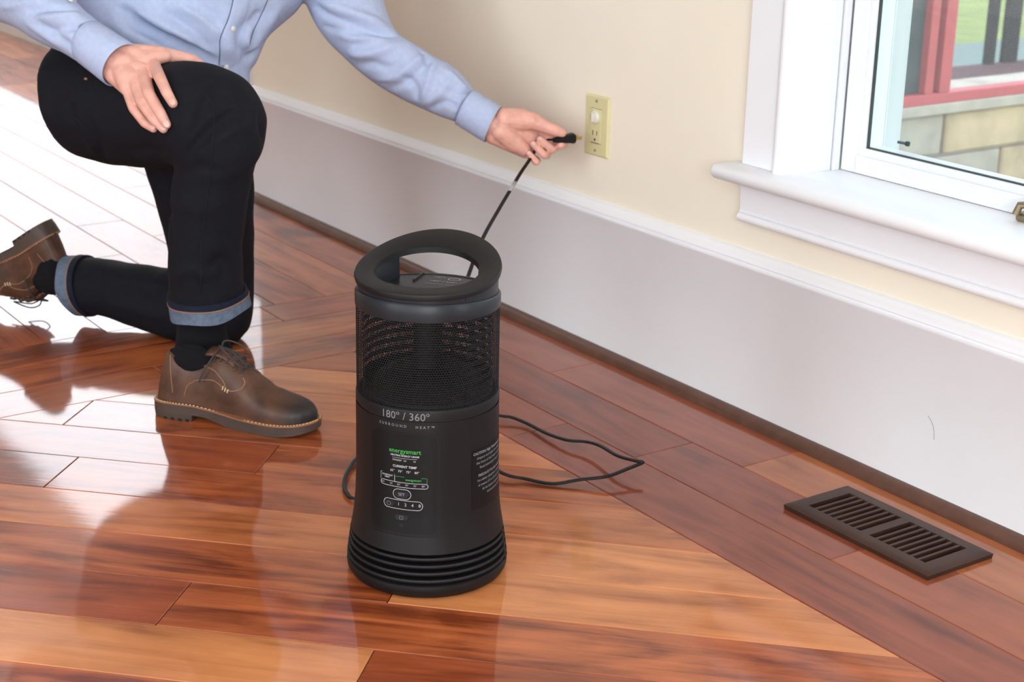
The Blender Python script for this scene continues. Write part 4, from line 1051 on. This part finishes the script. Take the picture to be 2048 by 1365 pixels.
def make_shoe(name, label):
    root = empty(name); NS, NT = 60, 28; V, F = [], []
    xs_ = [SL*(0.5-0.5*math.cos(PI*i/NS)) for i in range(NS+1)]
    for x in xs_:
        for k in range(NT+1): V.append(shoe_pt(x, PI*k/NT))
    for i in range(NS):
        for k in range(NT): a = i*(NT+1)+k; F.append((a, a+1, a+NT+2, a+NT+1))
    for i in range(NS): F.append((i*(NT+1), (i+1)*(NT+1), (i+1)*(NT+1)+NT, i*(NT+1)+NT))
    F += [tuple(range(NT+1)), tuple(NS*(NT+1)+k for k in range(NT, -1, -1))]
    up_ = link('upper', fix(mesh('upper', V, F)), M_LEATHER, root); autosmooth(up_, 60)
    # toe crease relief
    co = coords(up_.data)
    for i, c in enumerate(co):
        g = math.exp(-((c[0]-0.192-0.2*abs(c[1])-.004)/0.006)**2)+0.7*math.exp(-((c[0]-0.208-0.15*abs(c[1]))/0.005)**2)
        if c[2] > 0.035: co[i, 2] -= 0.0022*g
    set_coords(up_.data, co)
    # sole outline
    def outline(off, z, x0=0.0, x1=SL):
        A, B = [], []
        N_ = 40
        for i in range(N_+1):
            x = x0+(x1-x0)*(0.5-0.5*math.cos(PI*i/N_)); hw = interp(HW, x)+off; xx = x+off*(2*x/SL-1)
            A.append(Vector((xx, -hw+CURVE(x), z(x) if callable(z) else z))); B.append(Vector((xx, hw+CURVE(x), z(x) if callable(z) else z)))
        return A+B[::-1]
    def slab_(lo, hi, name_, mat):
        n = len(lo); V = list(lo)+list(hi); F = [tuple(range(n)), tuple(range(2*n-1, n-1, -1))]+[(i, (i+1) % n, n+(i+1) % n, n+i) for i in range(n)]
        o = link(name_, fix(mesh(name_, V, F)), mat, root); autosmooth(o, 45); return o
    zb = lambda x: (0.012 if x < 0.10 else (0.012*(1-min(1, (x-0.10)/0.05)) if x < 0.22 else 0.012*((x-0.22)/0.08)**2))
    so = slab_(outline(0.0045, zb), outline(0.0045, lambda x: ZW(x)-0.0028), 'sole', M_SOLE)
    slab_(outline(0.0050, lambda x: ZW(x)-0.0028), outline(0.0046, lambda x: ZW(x)-0.0006), 'welt', M_WELT)
    slab_(outline(0.0035, 0.0, 0.0, 0.078), outline(0.0045, 0.0125, 0.0, 0.080), 'heel', M_SOLE)
    for k in range(5):                            # tread notches on the heel edge
        x = 0.010+0.014*k
        for sg in (-1, 1): MB().box((x, sg*(interp(HW, x)+0.002)+CURVE(x)-0.003, -0.0005+0.0006), (x+0.006, sg*(interp(HW, x)+0.002)+CURVE(x)+0.003, 0.004)).build('tread_notch', M_DUCT, root)
    ol = outline(0.0032, lambda x: ZW(x)-0.0002); st = []
    # welt stitching as short dashes (one seam)
    pts_ = catmull([tuple(p) for p in ol]+[tuple(ol[0])], 3); V, F = [], []
    acc = 0.0; on = []; dash = 0.0034
    for a, b in zip(pts_[:-1], pts_[1:]):
        acc += np.linalg.norm(b-a); on.append(b)
        if acc > dash:
            if len(on) > 1:
                v, f = tube_geo([Vector(q) for q in on], 0.0008, 5); bse = len(V); V += v; F += [tuple(bse+i for i in q) for q in f]
            on = []; acc = -0.0012
        elif acc < 0: on = []
    o = link('welt_stitching', mesh('welt_stitching', V, F), M_TACK, root); o['kind'] = 'stuff'
    def line(pts__, r, name_, mat, off=0.0004, sub=6):
        P = [shoe_pt(q[0], q[1], off) for q in catmull([(*p, 0) for p in pts__], sub)]
        v, f = tube_geo(P, r, 6); return link(name_, mesh(name_, v, f), mat, root, True)
    for side in (0, 1):
        T = (lambda t: t) if side == 0 else (lambda t: PI-t)
        line([(0.016, T(1.28)), (0.026, T(0.75)), (0.034, T(0.32)), (0.040, T(0.06))], 0.0008, 'counter_seam', M_SEAM)
        line([(0.063, T(0.05)), (0.072, T(0.30)), (0.095, T(0.46)), (0.120, T(0.44)), (0.143, T(0.36))], 0.0008, 'quarter_seam', M_SEAM)
        line([(0.092, T(1.12)), (0.108, T(0.86)), (0.128, T(0.62)), (0.140, T(0.50)), (0.143, T(0.36))], 0.0008, 'facing_seam', M_SEAM)
        line([(0.143, T(0.36)), (0.158, T(0.46)), (0.172, T(0.70)), (0.176, T(0.98)), (0.170, T(1.12))], 0.0010, 'facing_edge', M_SEAM)
        for q in range(3): line([(0.137+0.005*q, T(0.33)), (0.139+0.005*q, T(0.42))], 0.0011, 'bar_tack', M_TACK, 0.0008)
        for q in range(5):
            P = shoe_pt(0.115+0.0125*q, T(1.02+0.03*q), 0.0006); Nn = (shoe_pt(0.115+0.0125*q, T(1.02), 0.004)-shoe_pt(0.115+0.0125*q, T(1.02), 0)).normalized()
            a_ = Nn.orthogonal().normalized(); b_ = Nn.cross(a_); ring = [P+(a_*math.cos(2*PI*k/12)+b_*math.sin(2*PI*k/12))*0.0026 for k in range(13)]
            v, f = tube_geo(ring, 0.0007, 6); link('eyelet', mesh('eyelet', v, f), M_EYE, root, True)
    # collar rim
    P = []
    for i in range(49):
        t = i/48; side = t < 0.5
        u = abs(2*t-1)                             # 1 at throat ... 0 at the heel
        x = 0.004+0.106*u; th = 1.02+0.30*(1-u) if u > .10 else 1.29+(PI/2-1.29)*(1-u/.10)
        P.append(shoe_pt(x, th if side else PI-th, 0.001))
    v, f = tube_geo(P, 0.0014, 8); link('collar_rim', mesh('collar_rim', v, f), M_LEATHER, root, True)
    # tongue
    V, F = [], []
    for i in range(9):
        x = 0.158-0.0062*i; z = ZW(x)+interp(TOP, x)+0.003+0.012*(i/8)**2
        for k in range(9): y = (k/8-0.5)*0.044; V.append((x-0.010*(i/8)**2, y+CURVE(x), z-14*y*y))
    for i in range(8):
        for k in range(8): a = i*9+k; F.append((a, a+1, a+10, a+9))
    tg = link('tongue', mesh('tongue', V, F), M_LEATHER, root, True); md = tg.modifiers.new('t', 'SOLIDIFY'); md.thickness = 0.004
    # laces
    for q in range(5):
        x = 0.115+0.0125*q; P = [shoe_pt(x, 1.02+0.03*q, 0.001), shoe_pt(x+0.001, 1.3, 0.0042), shoe_pt(x+0.001, PI/2, 0.0046), shoe_pt(x+0.001, PI-1.3, 0.0042), shoe_pt(x, PI-1.02-0.03*q, 0.001)]
        v, f = tube_geo([Vector(p) for p in catmull(P, 4)], 0.0017, 7); link('lace', mesh('lace', v, f), M_LACE, root, True)
    K = shoe_pt(0.118, PI/2, 0.009)
    for pts__ in ([K, K+Vector((0.004, -0.014, 0.010)), K+Vector((0.020, -0.024, 0.004)), K+Vector((0.046, -0.020, -0.020)), K+Vector((0.052, -0.010, -0.022)), K+Vector((0.024, -0.006, -0.002)), K],
                  [K, K+Vector((0.000, 0.014, 0.010)), K+Vector((0.022, 0.026, 0.002)), K+Vector((0.044, 0.022, -0.016)), K+Vector((0.040, 0.012, -0.012)), K],
                  [K, K+Vector((0.0, -0.016, 0.0)), K+Vector((-0.006, -0.030, -0.014)), K+Vector((-0.016, -0.040, -0.034)), K+Vector((-0.022, -0.043, -0.050))],
                  [K, K+Vector((0.014, 0.006, -0.002)), K+Vector((0.040, 0.004, -0.020)), K+Vector((0.068, 0.0, -0.034))]):
        v, f = tube_geo([Vector(p) for p in catmull([tuple(p) for p in pts__], 7)], 0.0016, 7); link('lace', mesh('lace', v, f), M_LACE, root, True)
    v, f = ball(K, 0.0042); link('lace_knot', mesh('lace_knot', v, f), M_LACE, root, True)
    root['label'] = label; root.parent = person; return root
def place(o, origin, ex, up):
    ex = Vector(ex).normalized(); up = Vector(up); up = (up-ex*up.dot(ex)).normalized(); ey = up.cross(ex); og = Vector(origin)-POFF
    o.matrix_local = Matrix(((ex.x, ey.x, up.x, og.x), (ex.y, ey.y, up.y, og.y), (ex.z, ey.z, up.z, og.z), (0, 0, 0, 1)))
Tt = on_floor(637, 868); hb_ = Vector((-2.541, -0.857, 0)); dirF = Vector((0.80, 0.60, 0)).normalized()
fshoe = make_shoe('shoe', 'brown leather derby shoe flat on the floor'); place(fshoe, Tt-dirF*0.303+Vector((0, 0, 0.0003)), dirF, (0, 0, 1))
bk = Vector((-0.78, -0.63, 0)).normalized(); el = math.radians(33)
exr = bk*math.cos(el)+Vector((0, 0, -math.sin(el))); upr = -bk*math.sin(el)+Vector((0, 0, -math.cos(el)))
rshoe = make_shoe('shoe', 'brown leather derby shoe with its heel raised')
ank = at(98, 543, 3.312); place(rshoe, ank-exr*0.060-upr*0.088, exr, upr)
bpy.context.view_layer.update()
# ---- socks
v, f = sil_loft([((352, 600), (470, 590), 2.84, .050), ((355, 640), (452, 640), 2.852, .047), ((352, 680), (455, 676), 2.862, .047), ((347, 712), (466, 700), 2.868, .043), ((346, 750), (480, 738), 2.872, .036)], 32, 6)
gs_ = union([(v, f), ball(fshoe.matrix_local@Vector((0.064, 0.005, 0.098))+POFF, 0.05, (1.02, 0.55, 0.60), (dirF, Vector((-dirF.y, dirF.x, 0)), Vector((0, 0, 1))), 24, 14)], 0.0028, 4)
so1 = link('sock', gs_, M_SOCK, person, True); folds(so1.data, [([(355, 675), (400, 682), (452, 672)], .003, .006), ([(356, 690), (400, 697), (455, 688)], -.003, .005), ([(352, 708), (400, 716), (460, 704)], .003, .006)])
v, f = sil_loft([((170, 524), (172, 612), 3.298, .045), ((140, 513), (148, 600), 3.304, .044), ((112, 503), (122, 592), 3.310, .043), ((96, 500), (98, 590), 3.314, .038), ((84, 520), (84, 585), 3.316, .030)], 32, 6)
gs_ = union([(v, f), ball(rshoe.matrix_local@Vector((0.062, 0.004, 0.092))+POFF, 0.05, (1.02, 0.62, 0.66), (exr, upr.cross(exr), upr), 24, 14)], 0.0028, 4)
so2 = link('sock', gs_, M_SOCK, person, True); folds(so2.data, [([(130, 508), (126, 550), (134, 592)], .003, .005), ([(118, 505), (112, 550), (120, 590)], -.003, .005), ([(105, 503), (100, 550), (106, 590)], .003, .005)])

# ---- shirt
torso = [((190, 178), (500, 168), 3.06, .095), ((165, 150), (499, 140), 3.06, .110), ((150, 120), (511, 124), 3.06, .125), ((145, 92), (524, 96), 3.06, .132), ((145, 66), (538, 68), 3.06, .136), ((150, 30), (574, 34), 3.06, .140), ((158, 0), (604, 2), 3.06, .142), ((185, -100), (652, -100), 3.06, .142), ((205, -200), (668, -200), 3.06, .132), ((225, -285), (640, -290), 3.06, .108), ((330, -340), (520, -345), 3.06, .075), ((372, -372), (480, -376), 3.06, .055)]
rsl = [((330, -235), (150, -330), 2.98, .075), ((190, -250), (60, -215), 2.96, .075), ((90, -190), (-60, -110), 2.94, .072), ((20, -150), (-95, -30), 2.92, .068), ((30, -90), (-50, 22), 2.90, .062), ((85, -42), (20, 50), 2.86, .056), ((140, -6), (80, 86), 2.825, .052), ((175, 24), (122, 104), 2.80, .049), ((199, 46), (160, 126), 2.785, .045)]
lsl = [((590, -300), (560, -160), 3.10, .085), ((700, -270), (580, -120), 3.12, .082), ((752, -150), (590, -60), 3.115, .078), ((764, -20), (608, -2), 3.10, .075), ((776, 25), (628, 44), 3.09, .072), ((790, 58), (652, 76), 3.085, .069), ((806, 76), (680, 105), 3.08, .066), ((835, 92), (715, 142), 3.075, .063), ((866, 113), (755, 170), 3.07, .060), ((900, 130), (805, 198), 3.066, .056), ((931, 157), (858, 224), 3.062, .052), ((948, 180), (900, 240), 3.06, .047), ((955, 186), (914, 246), 3.058, .044)]
sm_me = union([sil_loft(torso, 40), sil_loft(rsl), sil_loft(lsl)], 0.0042, 5)
folds(sm_me, [
    ([(250, 45), (310, 72), (380, 102), (432, 128)], -.008, .011), ([(262, 22), (330, 55), (400, 90)], .006, .012), ([(320, 20), (380, 60), (430, 105)], -.006, .011), ([(350, 5), (410, 40), (440, 75)], .005, .012), ([(230, 15), (270, 35), (330, 80)], -.005, .01),
    ([(490, 40), (475, 64), (473, 88), (490, 108), (506, 119)], -.011, .009), ([(502, 50), (492, 75), (495, 92)], .007, .009), ([(520, 20), (500, 50)], -.005, .008), ([(560, 10), (535, 50), (520, 80)], .004, .010), ([(450, 20), (450, 70), (455, 110)], .004, .012),
    ([(618, 6), (670, 34), (735, 57), (792, 69)], -.010, .008), ([(640, 2), (700, 26), (770, 50)], .006, .012), ([(645, 52), (690, 64), (750, 66), (793, 69)], -.008, .008), ([(665, 62), (725, 78), (785, 76)], .006, .009), ([(705, 90), (745, 81), (792, 73)], -.009, .007),
    ([(695, 108), (745, 106), (800, 88)], .007, .011), ([(708, 137), (745, 128), (778, 136), (805, 118)], -.008, .008), ([(752, 160), (795, 152), (832, 122), (856, 106)], .008, .008), ([(768, 180), (812, 166), (845, 137), (862, 112)], -.008, .007),
    ([(828, 206), (850, 182), (862, 142), (870, 116)], .008, .008), ([(800, 152), (828, 170), (836, 202)], -.006, .008), ([(880, 158), (900, 184), (925, 190), (945, 184)], -.008, .008), ([(845, 212), (880, 184), (905, 158)], .007, .008), ([(860, 220), (892, 204), (918, 218)], -.006, .007), ([(890, 138), (915, 163), (938, 184)], .006, .008), ([(840, 100), (860, 130)], -.005, .007),
    ([(62, 30), (92, 56), (128, 84), (168, 110)], -.0035, .009), ([(45, 38), (80, 64), (120, 92)], .0025, .009), ([(52, 24), (100, 18), (152, 18)], -.007, .008), ([(60, 40), (110, 34), (165, 30)], .006, .009), ([(90, 62), (140, 55), (185, 56)], -.004, .008), ([(168, 78), (182, 60), (198, 46)], -.006, .007), ([(0, 12), (40, 8), (90, -5)], .006, .009)], 2.0, 0.85)
folds(sm_me, [([(240, 30), (310, 66), (390, 104), (436, 128)], -.010, .014), ([(290, 14), (350, 44), (400, 72)], .003, .014), ([(370, 0), (412, 26), (446, 54)], -.004, .013), ([(215, 40), (262, 68), (330, 104)], .006, .013), ([(480, 10), (470, 40), (462, 80), (470, 115)], .005, .012), ([(545, 25), (518, 66), (508, 105)], .008, .013), ([(520, 95), (500, 112), (480, 122)], -.007, .010)])
noise_disp(sm_me, 0.0022, 17)
def relax(me, it=3):                              # even out the crispest creases
    e = np.empty(len(me.edges)*2, int); me.edges.foreach_get('vertices', e); e = e.reshape(-1, 2); c = coords(me); deg = np.bincount(e.ravel(), minlength=len(c))[:, None]
    for _ in range(it):
        a = np.zeros_like(c); np.add.at(a, e[:, 0], c[e[:, 1]]); np.add.at(a, e[:, 1], c[e[:, 0]]); c = 0.5*c+0.5*a/np.maximum(deg, 1)
    set_coords(me, c)
relax(sm_me)
shirt = link('shirt', sm_me, M_SHIRT, person, True); st_ = bvh(sm_me)
def sleeve_cuff(a, b, name):                      # a,b: silhouette pairs at the sleeve end and at the open end
    n = 36; V, F = [], []; rows = []
    def row(q, g):
        A = at(*q[0], q[2]); B = at(*q[1], q[2]); c = (A+B)/2; u = (B-A)/2
        ax = ((at(*b[0], b[2])+at(*b[1], b[2]))-(at(*a[0], a[2])+at(*a[1], a[2]))).normalized(); vv = u.cross(ax).normalized()
        return [c+u.normalized()*((u.length+g)*math.cos(2*PI*k/n))+vv*((q[3]+g)*math.sin(2*PI*k/n)) for k in range(n)]
    mix = lambda t: (tuple(np.array(a[0])*(1-t)+np.array(b[0])*t), tuple(np.array(a[1])*(1-t)+np.array(b[1])*t), a[2]*(1-t)+b[2]*t, a[3]*(1-t)+b[3]*t)
    for t, g in ((0.0, 0.0), (0.02, 0.0018), (0.25, 0.0022), (0.5, 0.002), (0.75, 0.0022), (0.985, 0.002), (1.0, 0.001), (0.985, -0.0012), (0.4, -0.002), (0.1, -0.004)): rows.append(row(mix(t), g))
    for r in rows: V += r
    m = len(rows)
    for i in range(m-1):
        for k in range(n): F.append((i*n+k, i*n+(k+1) % n, (i+1)*n+(k+1) % n, (i+1)*n+k))
    o = link(name, fix(mesh(name, [v-POFF for v in V], F)), M_SHIRT, shirt); autosmooth(o, 60)
    st = [v-POFF for v in rows[1]]
    v, f = tube_geo(st+[st[0]], 0.0004, 5); link('cuff_seam', mesh('cuff_seam', v, f), M_THREAD2, o, True)
    return o
sleeve_cuff(((197, 46), (160, 125), 2.787, .044), ((270, 93), (214, 168), 2.760, .040), 'shirt_cuff')
sleeve_cuff(((948, 182), (911, 246), 3.058, .043), ((1003, 216), (970, 283), 3.054, .038), 'shirt_cuff')
pk = surf_patch(st_, [(432, -340), (452, -260), (470, -150), (474, -60), (466, 0), (456, 38), (441, 76), (440, 104), (438, 130)], [(462, -340), (484, -260), (503, -150), (508, -60), (500, 0), (489, 40), (474, 78), (470, 104), (468, 131)], 'placket', M_SHIRT, shirt, 0.0028, 8, 44)
surf_tube(st_, [(432, -340), (452, -260), (470, -150), (474, -60), (466, 0), (456, 38), (441, 76), (440, 104), (438, 130)], 0.0011, 'placket_edge', M_THREAD, shirt, 0.0006, 8)
surf_patch(st_, [(552, -52), (534, 1), (518, 38), (506, 62), (499, 87)], [(625, -48), (596, 5), (560, 42), (538, 65), (526, 79)], 'chest_pocket', M_SHIRT, shirt, 0.0016)
surf_tube(st_, [(552, -52), (534, 1), (518, 38), (506, 62), (499, 87)], 0.0008, 'pocket_edge', M_THREAD, shirt, 0.0010, 8)
for bx_, by_ in ((464, 57), (451, 134), (489, -40), (486, -140), (468, -240), (139, 4)):
    h, nr = hit(st_, bx_, by_)
    if h is not None:
        a_ = nr.orthogonal().normalized(); v, f = ball(h+nr*0.0040, 0.0052, (1, 1, 0.32), (a_, nr.cross(a_), nr), 18, 8); link('button', mesh('button', v, f), M_BTN, shirt, True)
# collar, off the top of the frame
v, f = sil_loft([((372, -365), (480, -370), 3.06, .060), ((376, -410), (478, -414), 3.06, .064)], 28, 4, cap=False)
cl_ = pp_mesh('collar', v, f, M_SHIRT, shirt); md = cl_.modifiers.new('t', 'SOLIDIFY'); md.thickness = 0.004

# ---- body (skin): head, neck, limbs under the clothes, and the two hands
geos = []
def shrink(rings, k, kd=None): return [((r[0][0]+(r[1][0]-r[0][0])*(1-k)/2, r[0][1]+(r[1][1]-r[0][1])*(1-k)/2), (r[1][0]-(r[1][0]-r[0][0])*(1-k)/2, r[1][1]-(r[1][1]-r[0][1])*(1-k)/2), r[2], r[3]*(kd or k)) for r in rings]
geos += [sil_loft(shrink(torso[1:], 0.72)), sil_loft(shrink(thigh[1:], 0.66)), sil_loft(shrink(pelvis, 0.75)), sil_loft(shrink(lthigh[:-1], 0.66)), sil_loft(shrink(lshank, 0.62)), sil_loft(shrink(rsl, 0.58)), sil_loft(shrink(lsl, 0.58))]
fa = Vector(((fshoe.matrix_local.translation+POFF)))
geos += chain([at(412, 600, 2.84), at(404, 700, 2.866), fa+dirF*0.07+Vector((0, 0, .055)), fa+dirF*0.2+Vector((0, 0, .045))], [.034, .024, .018, .016])
geos += chain([at(170, 570, 3.295), at(105, 545, 3.312), ank+exr*0.02-upr*0.035, ank+exr*0.14-upr*0.045], [.032, .028, .022, .018])
NECK = at(428, -400, 3.05); HEADC = at(462, -520, 2.99)
geos += chain([at(425, -340, 3.06), NECK, at(445, -460, 3.02)], [.055, .052, .052])
fdir = (at(620, -400, 2.80)-HEADC).normalized(); hu = Vector((0, 0, 1)); hu = (hu-fdir*hu.dot(fdir)).normalized(); hs = hu.cross(fdir)
hx_ = (fdir, hs, hu)
geos += [ball(HEADC, 0.1, (1.0, 0.78, 1.12), hx_, 24, 16), ball(HEADC+fdir*0.035-hu*0.055, 0.07, (0.85, 0.78, 0.85), hx_, 20, 12), ball(HEADC+fdir*0.055-hu*0.098, 0.025, (1, 1.1, .8), hx_)]
geos += chain([HEADC+fdir*0.094+hu*0.012, HEADC+fdir*0.112-hu*0.022], [.009, .013])
geos += [ball(HEADC+fdir*0.104-hu*0.030+hs*s*0.010, 0.009) for s in (-1, 1)]
geos += [ball(HEADC+hs*s*0.081-hu*0.012, 0.03, (0.6, 0.28, 1.0), hx_) for s in (-1, 1)]
geos += [ball(HEADC+fdir*0.090+hu*0.018+hs*s*0.032, 0.02, (0.6, 1.3, 0.45), hx_) for s in (-1, 1)]
geos += [ball(HEADC+fdir*0.098-hu*0.066, 0.02, (0.5, 1.25, 0.28), hx_), ball(HEADC+fdir*0.096-hu*0.076, 0.02, (0.5, 1.1, 0.30), hx_)]
body_me = union(geos, 0.008, 3)
# right hand resting on the thigh: joint depth follows the denim
def rz(x, y, r, extra=0.0):
    h, _ = hit(jt, x, y)
    Z = depth(h+POFF) if h is not None else 2.76
    return at(x, y, Z-r-extra)
W_R = at(232, 126, 2.762)
fing = {'index': [(306, 128), (320, 156), (334, 186), (346, 207)], 'middle': [(285, 142), (298, 188), (321, 227), (333, 249)], 'ring': [(268, 158), (282, 203), (306, 237), (327, 258)], 'little': [(254, 176), (267, 217), (289, 246), (307, 258)]}
rad_f = {'index': (.0118, .0102, .0092, .0080), 'middle': (.0120, .0104, .0094, .0080), 'ring': (.0115, .0098, .0088, .0076), 'little': (.0105, .0088, .0080, .0068)}
lift = (0.016, 0.013, 0.004, 0.000)
gh = []; nails = []
gh += chain([at(150, 66, 2.805), at(185, 90, 2.782), W_R, at(250, 132, 2.757)], [.030, .029, .0265, .025])
gh += chain([at(205, 118, 2.770), at(228, 146, 2.758), at(254, 174, 2.748)], [.022, .0185, .0150])
gh += chain([at(215, 92, 2.775), at(258, 108, 2.762), at(300, 122, 2.765)], [.022, .0175, .0140])
W2 = at(236, 132, 2.758)
for k_, P in fing.items():
    rr = rad_f[k_]; J = [rz(p[0], p[1], r, e) for p, r, e in zip(P, rr, lift)]
    gh += chain(J, rr)
    base = W2.lerp(J[0], 0.25)+(J[0]-J[0])
    gh += chain([at(240, 128, 2.757), J[0]], [.0200, .0135])
    tip = J[3]; d_ = (J[3]-J[2]).normalized()
    nn = (-fw*0.8+Vector((0, 0, 0.35))); nn = (nn-d_*nn.dot(d_)).normalized()
    nails.append((tip+d_*0.0005+nn*(rr[3]*0.80), d_, nn, rr[3]*0.92))
J_ = [rz(p[0], p[1], .0125, .014) for p in ((306, 128), (285, 142), (268, 158), (254, 176))]
for a_, b_ in zip(J_[:-1], J_[1:]): gh += chain([a_, b_], [.0110, .0110])
for a_, b_ in zip(J_[:-1], J_[1:]): gh += chain([W2.lerp(a_, .5), W2.lerp(b_, .5)], [.0155, .0155])
th_ = [at(268, 108, 2.770), at(318, 108, 2.775), at(352, 113, 2.790), at(384, 119, 2.800), at(398, 127, 2.805)]
gh += chain(th_, [.018, .0140, .0115, .0100, .0085])
gh += chain([at(290, 118, 2.762), at(330, 112, 2.775)], [.016, .012])
hand_r = union(gh, 0.0018, 7)
# left hand gripping the plug
Zp = depth(SOCK+Vector((0, -0.08, 0)))
gl = []
Wl = at(985, 250, 3.055)
gl += chain([at(895, 190, 3.062), at(930, 214, 3.058), at(960, 233, 3.056), Wl], [.028, .027, .027, .0265])
mc = {'index': at(1078, 257, Zp+.026), 'middle': at(1080, 274, Zp+.030), 'ring': at(1068, 290, Zp+.028), 'little': at(1050, 303, Zp+.022)}
wr = {'index': at(992, 238, 3.06), 'middle': at(992, 250, 3.062), 'ring': at(990, 260, 3.062), 'little': at(988, 268, 3.058)}
for k_ in mc: gl += chain([wr[k_], wr[k_].lerp(mc[k_], .5)+(-fw)*0.002, mc[k_]], [.0205, .0175, .0135])
fl_ = {'index': [mc['index'], at(1118, 272, Zp+.024), at(1127, 287, Zp+.010), at(1121, 291, Zp-.003)],
       'middle': [mc['middle'], at(1110, 294, Zp+.022), at(1104, 299, Zp-.002), at(1080, 279, Zp-.014)],
       'ring': [mc['ring'], at(1094, 310, Zp+.018), at(1089, 311, Zp-.006), at(1066, 288, Zp-.016)],
       'little': [mc['little'], at(1074, 322, Zp+.012), at(1072, 324, Zp-.008), at(1058, 307, Zp-.014)]}
for k_, P in fl_.items():
    rr = [q*(0.95 if k_ == 'index' else 0.86) for q in rad_f[k_]]; gl += chain(P, rr)
    if k_ != 'index':
        d_ = (P[3]-P[2]).normalized(); nn = -fw+Vector((0, 0, 0.25)); nn = (nn-d_*nn.dot(d_)).normalized(); nails.append((P[3]+d_*0.0005+nn*rr[3]*0.80, d_, nn, rr[3]*0.85))
gl += chain([at(1008, 238, 3.045), at(1040, 240, Zp-.012), at(1066, 242, Zp-.016), at(1092, 254, Zp-.016), at(1113, 262, Zp-.013), at(1124, 266, Zp-.010)], [.021, .0225, .0165, .0122, .0112, .0085])
gl += chain([at(1000, 262, 3.046), at(1030, 285, Zp-.004), at(1048, 298, Zp+.002)], [.020, .019, .014])
gl += chain([at(1035, 262, Zp+.004), at(1060, 275, Zp+.012)], [.022, .018])
hand_l = union(gl, 0.0015, 5)
bmj = bmesh.new(); bmj.from_mesh(body_me); bmj.from_mesh(hand_r); bmj.from_mesh(hand_l)
bme = bpy.data.meshes.new('body'); bmj.to_mesh(bme); bmj.free()
body = link('body', bme, M_SKIN, person, True)
for P, d_, nn, r in nails:
    v, f = ball(P-POFF, r, (0.95, 0.72, 0.26), (d_, nn.cross(d_), nn), 14, 8); link('fingernail', mesh('fingernail', v, f), M_NAIL, body, True)
for s in (-1, 1):
    v, f = ball(HEADC+fdir*0.088+hu*0.002+hs*s*0.032-POFF, 0.0125); link('eye', mesh('eye', v, f), plain('eye_white', (226, 222, 216), 0.2), body, True)
hv, hf = ball(HEADC-fdir*0.010+hu*0.014-POFF, 0.108, (1.0, 0.80, 1.10), hx_, 28, 18)
keep = [f for f in hf if all(((hv[i]+POFF-HEADC).dot(fdir) < 0.055+0.35*max(0, (hv[i]+POFF-HEADC).dot(hu)-0.05)) and (hv[i]+POFF-HEADC).dot(hu) > -0.06-0.35*((hv[i]+POFF-HEADC).dot(fdir) < -0.03) for i in f)]
hr_ = link('hair', mesh('hair', hv, keep), M_HAIR, person, True); md = hr_.modifiers.new('t', 'SOLIDIFY'); md.thickness = 0.012
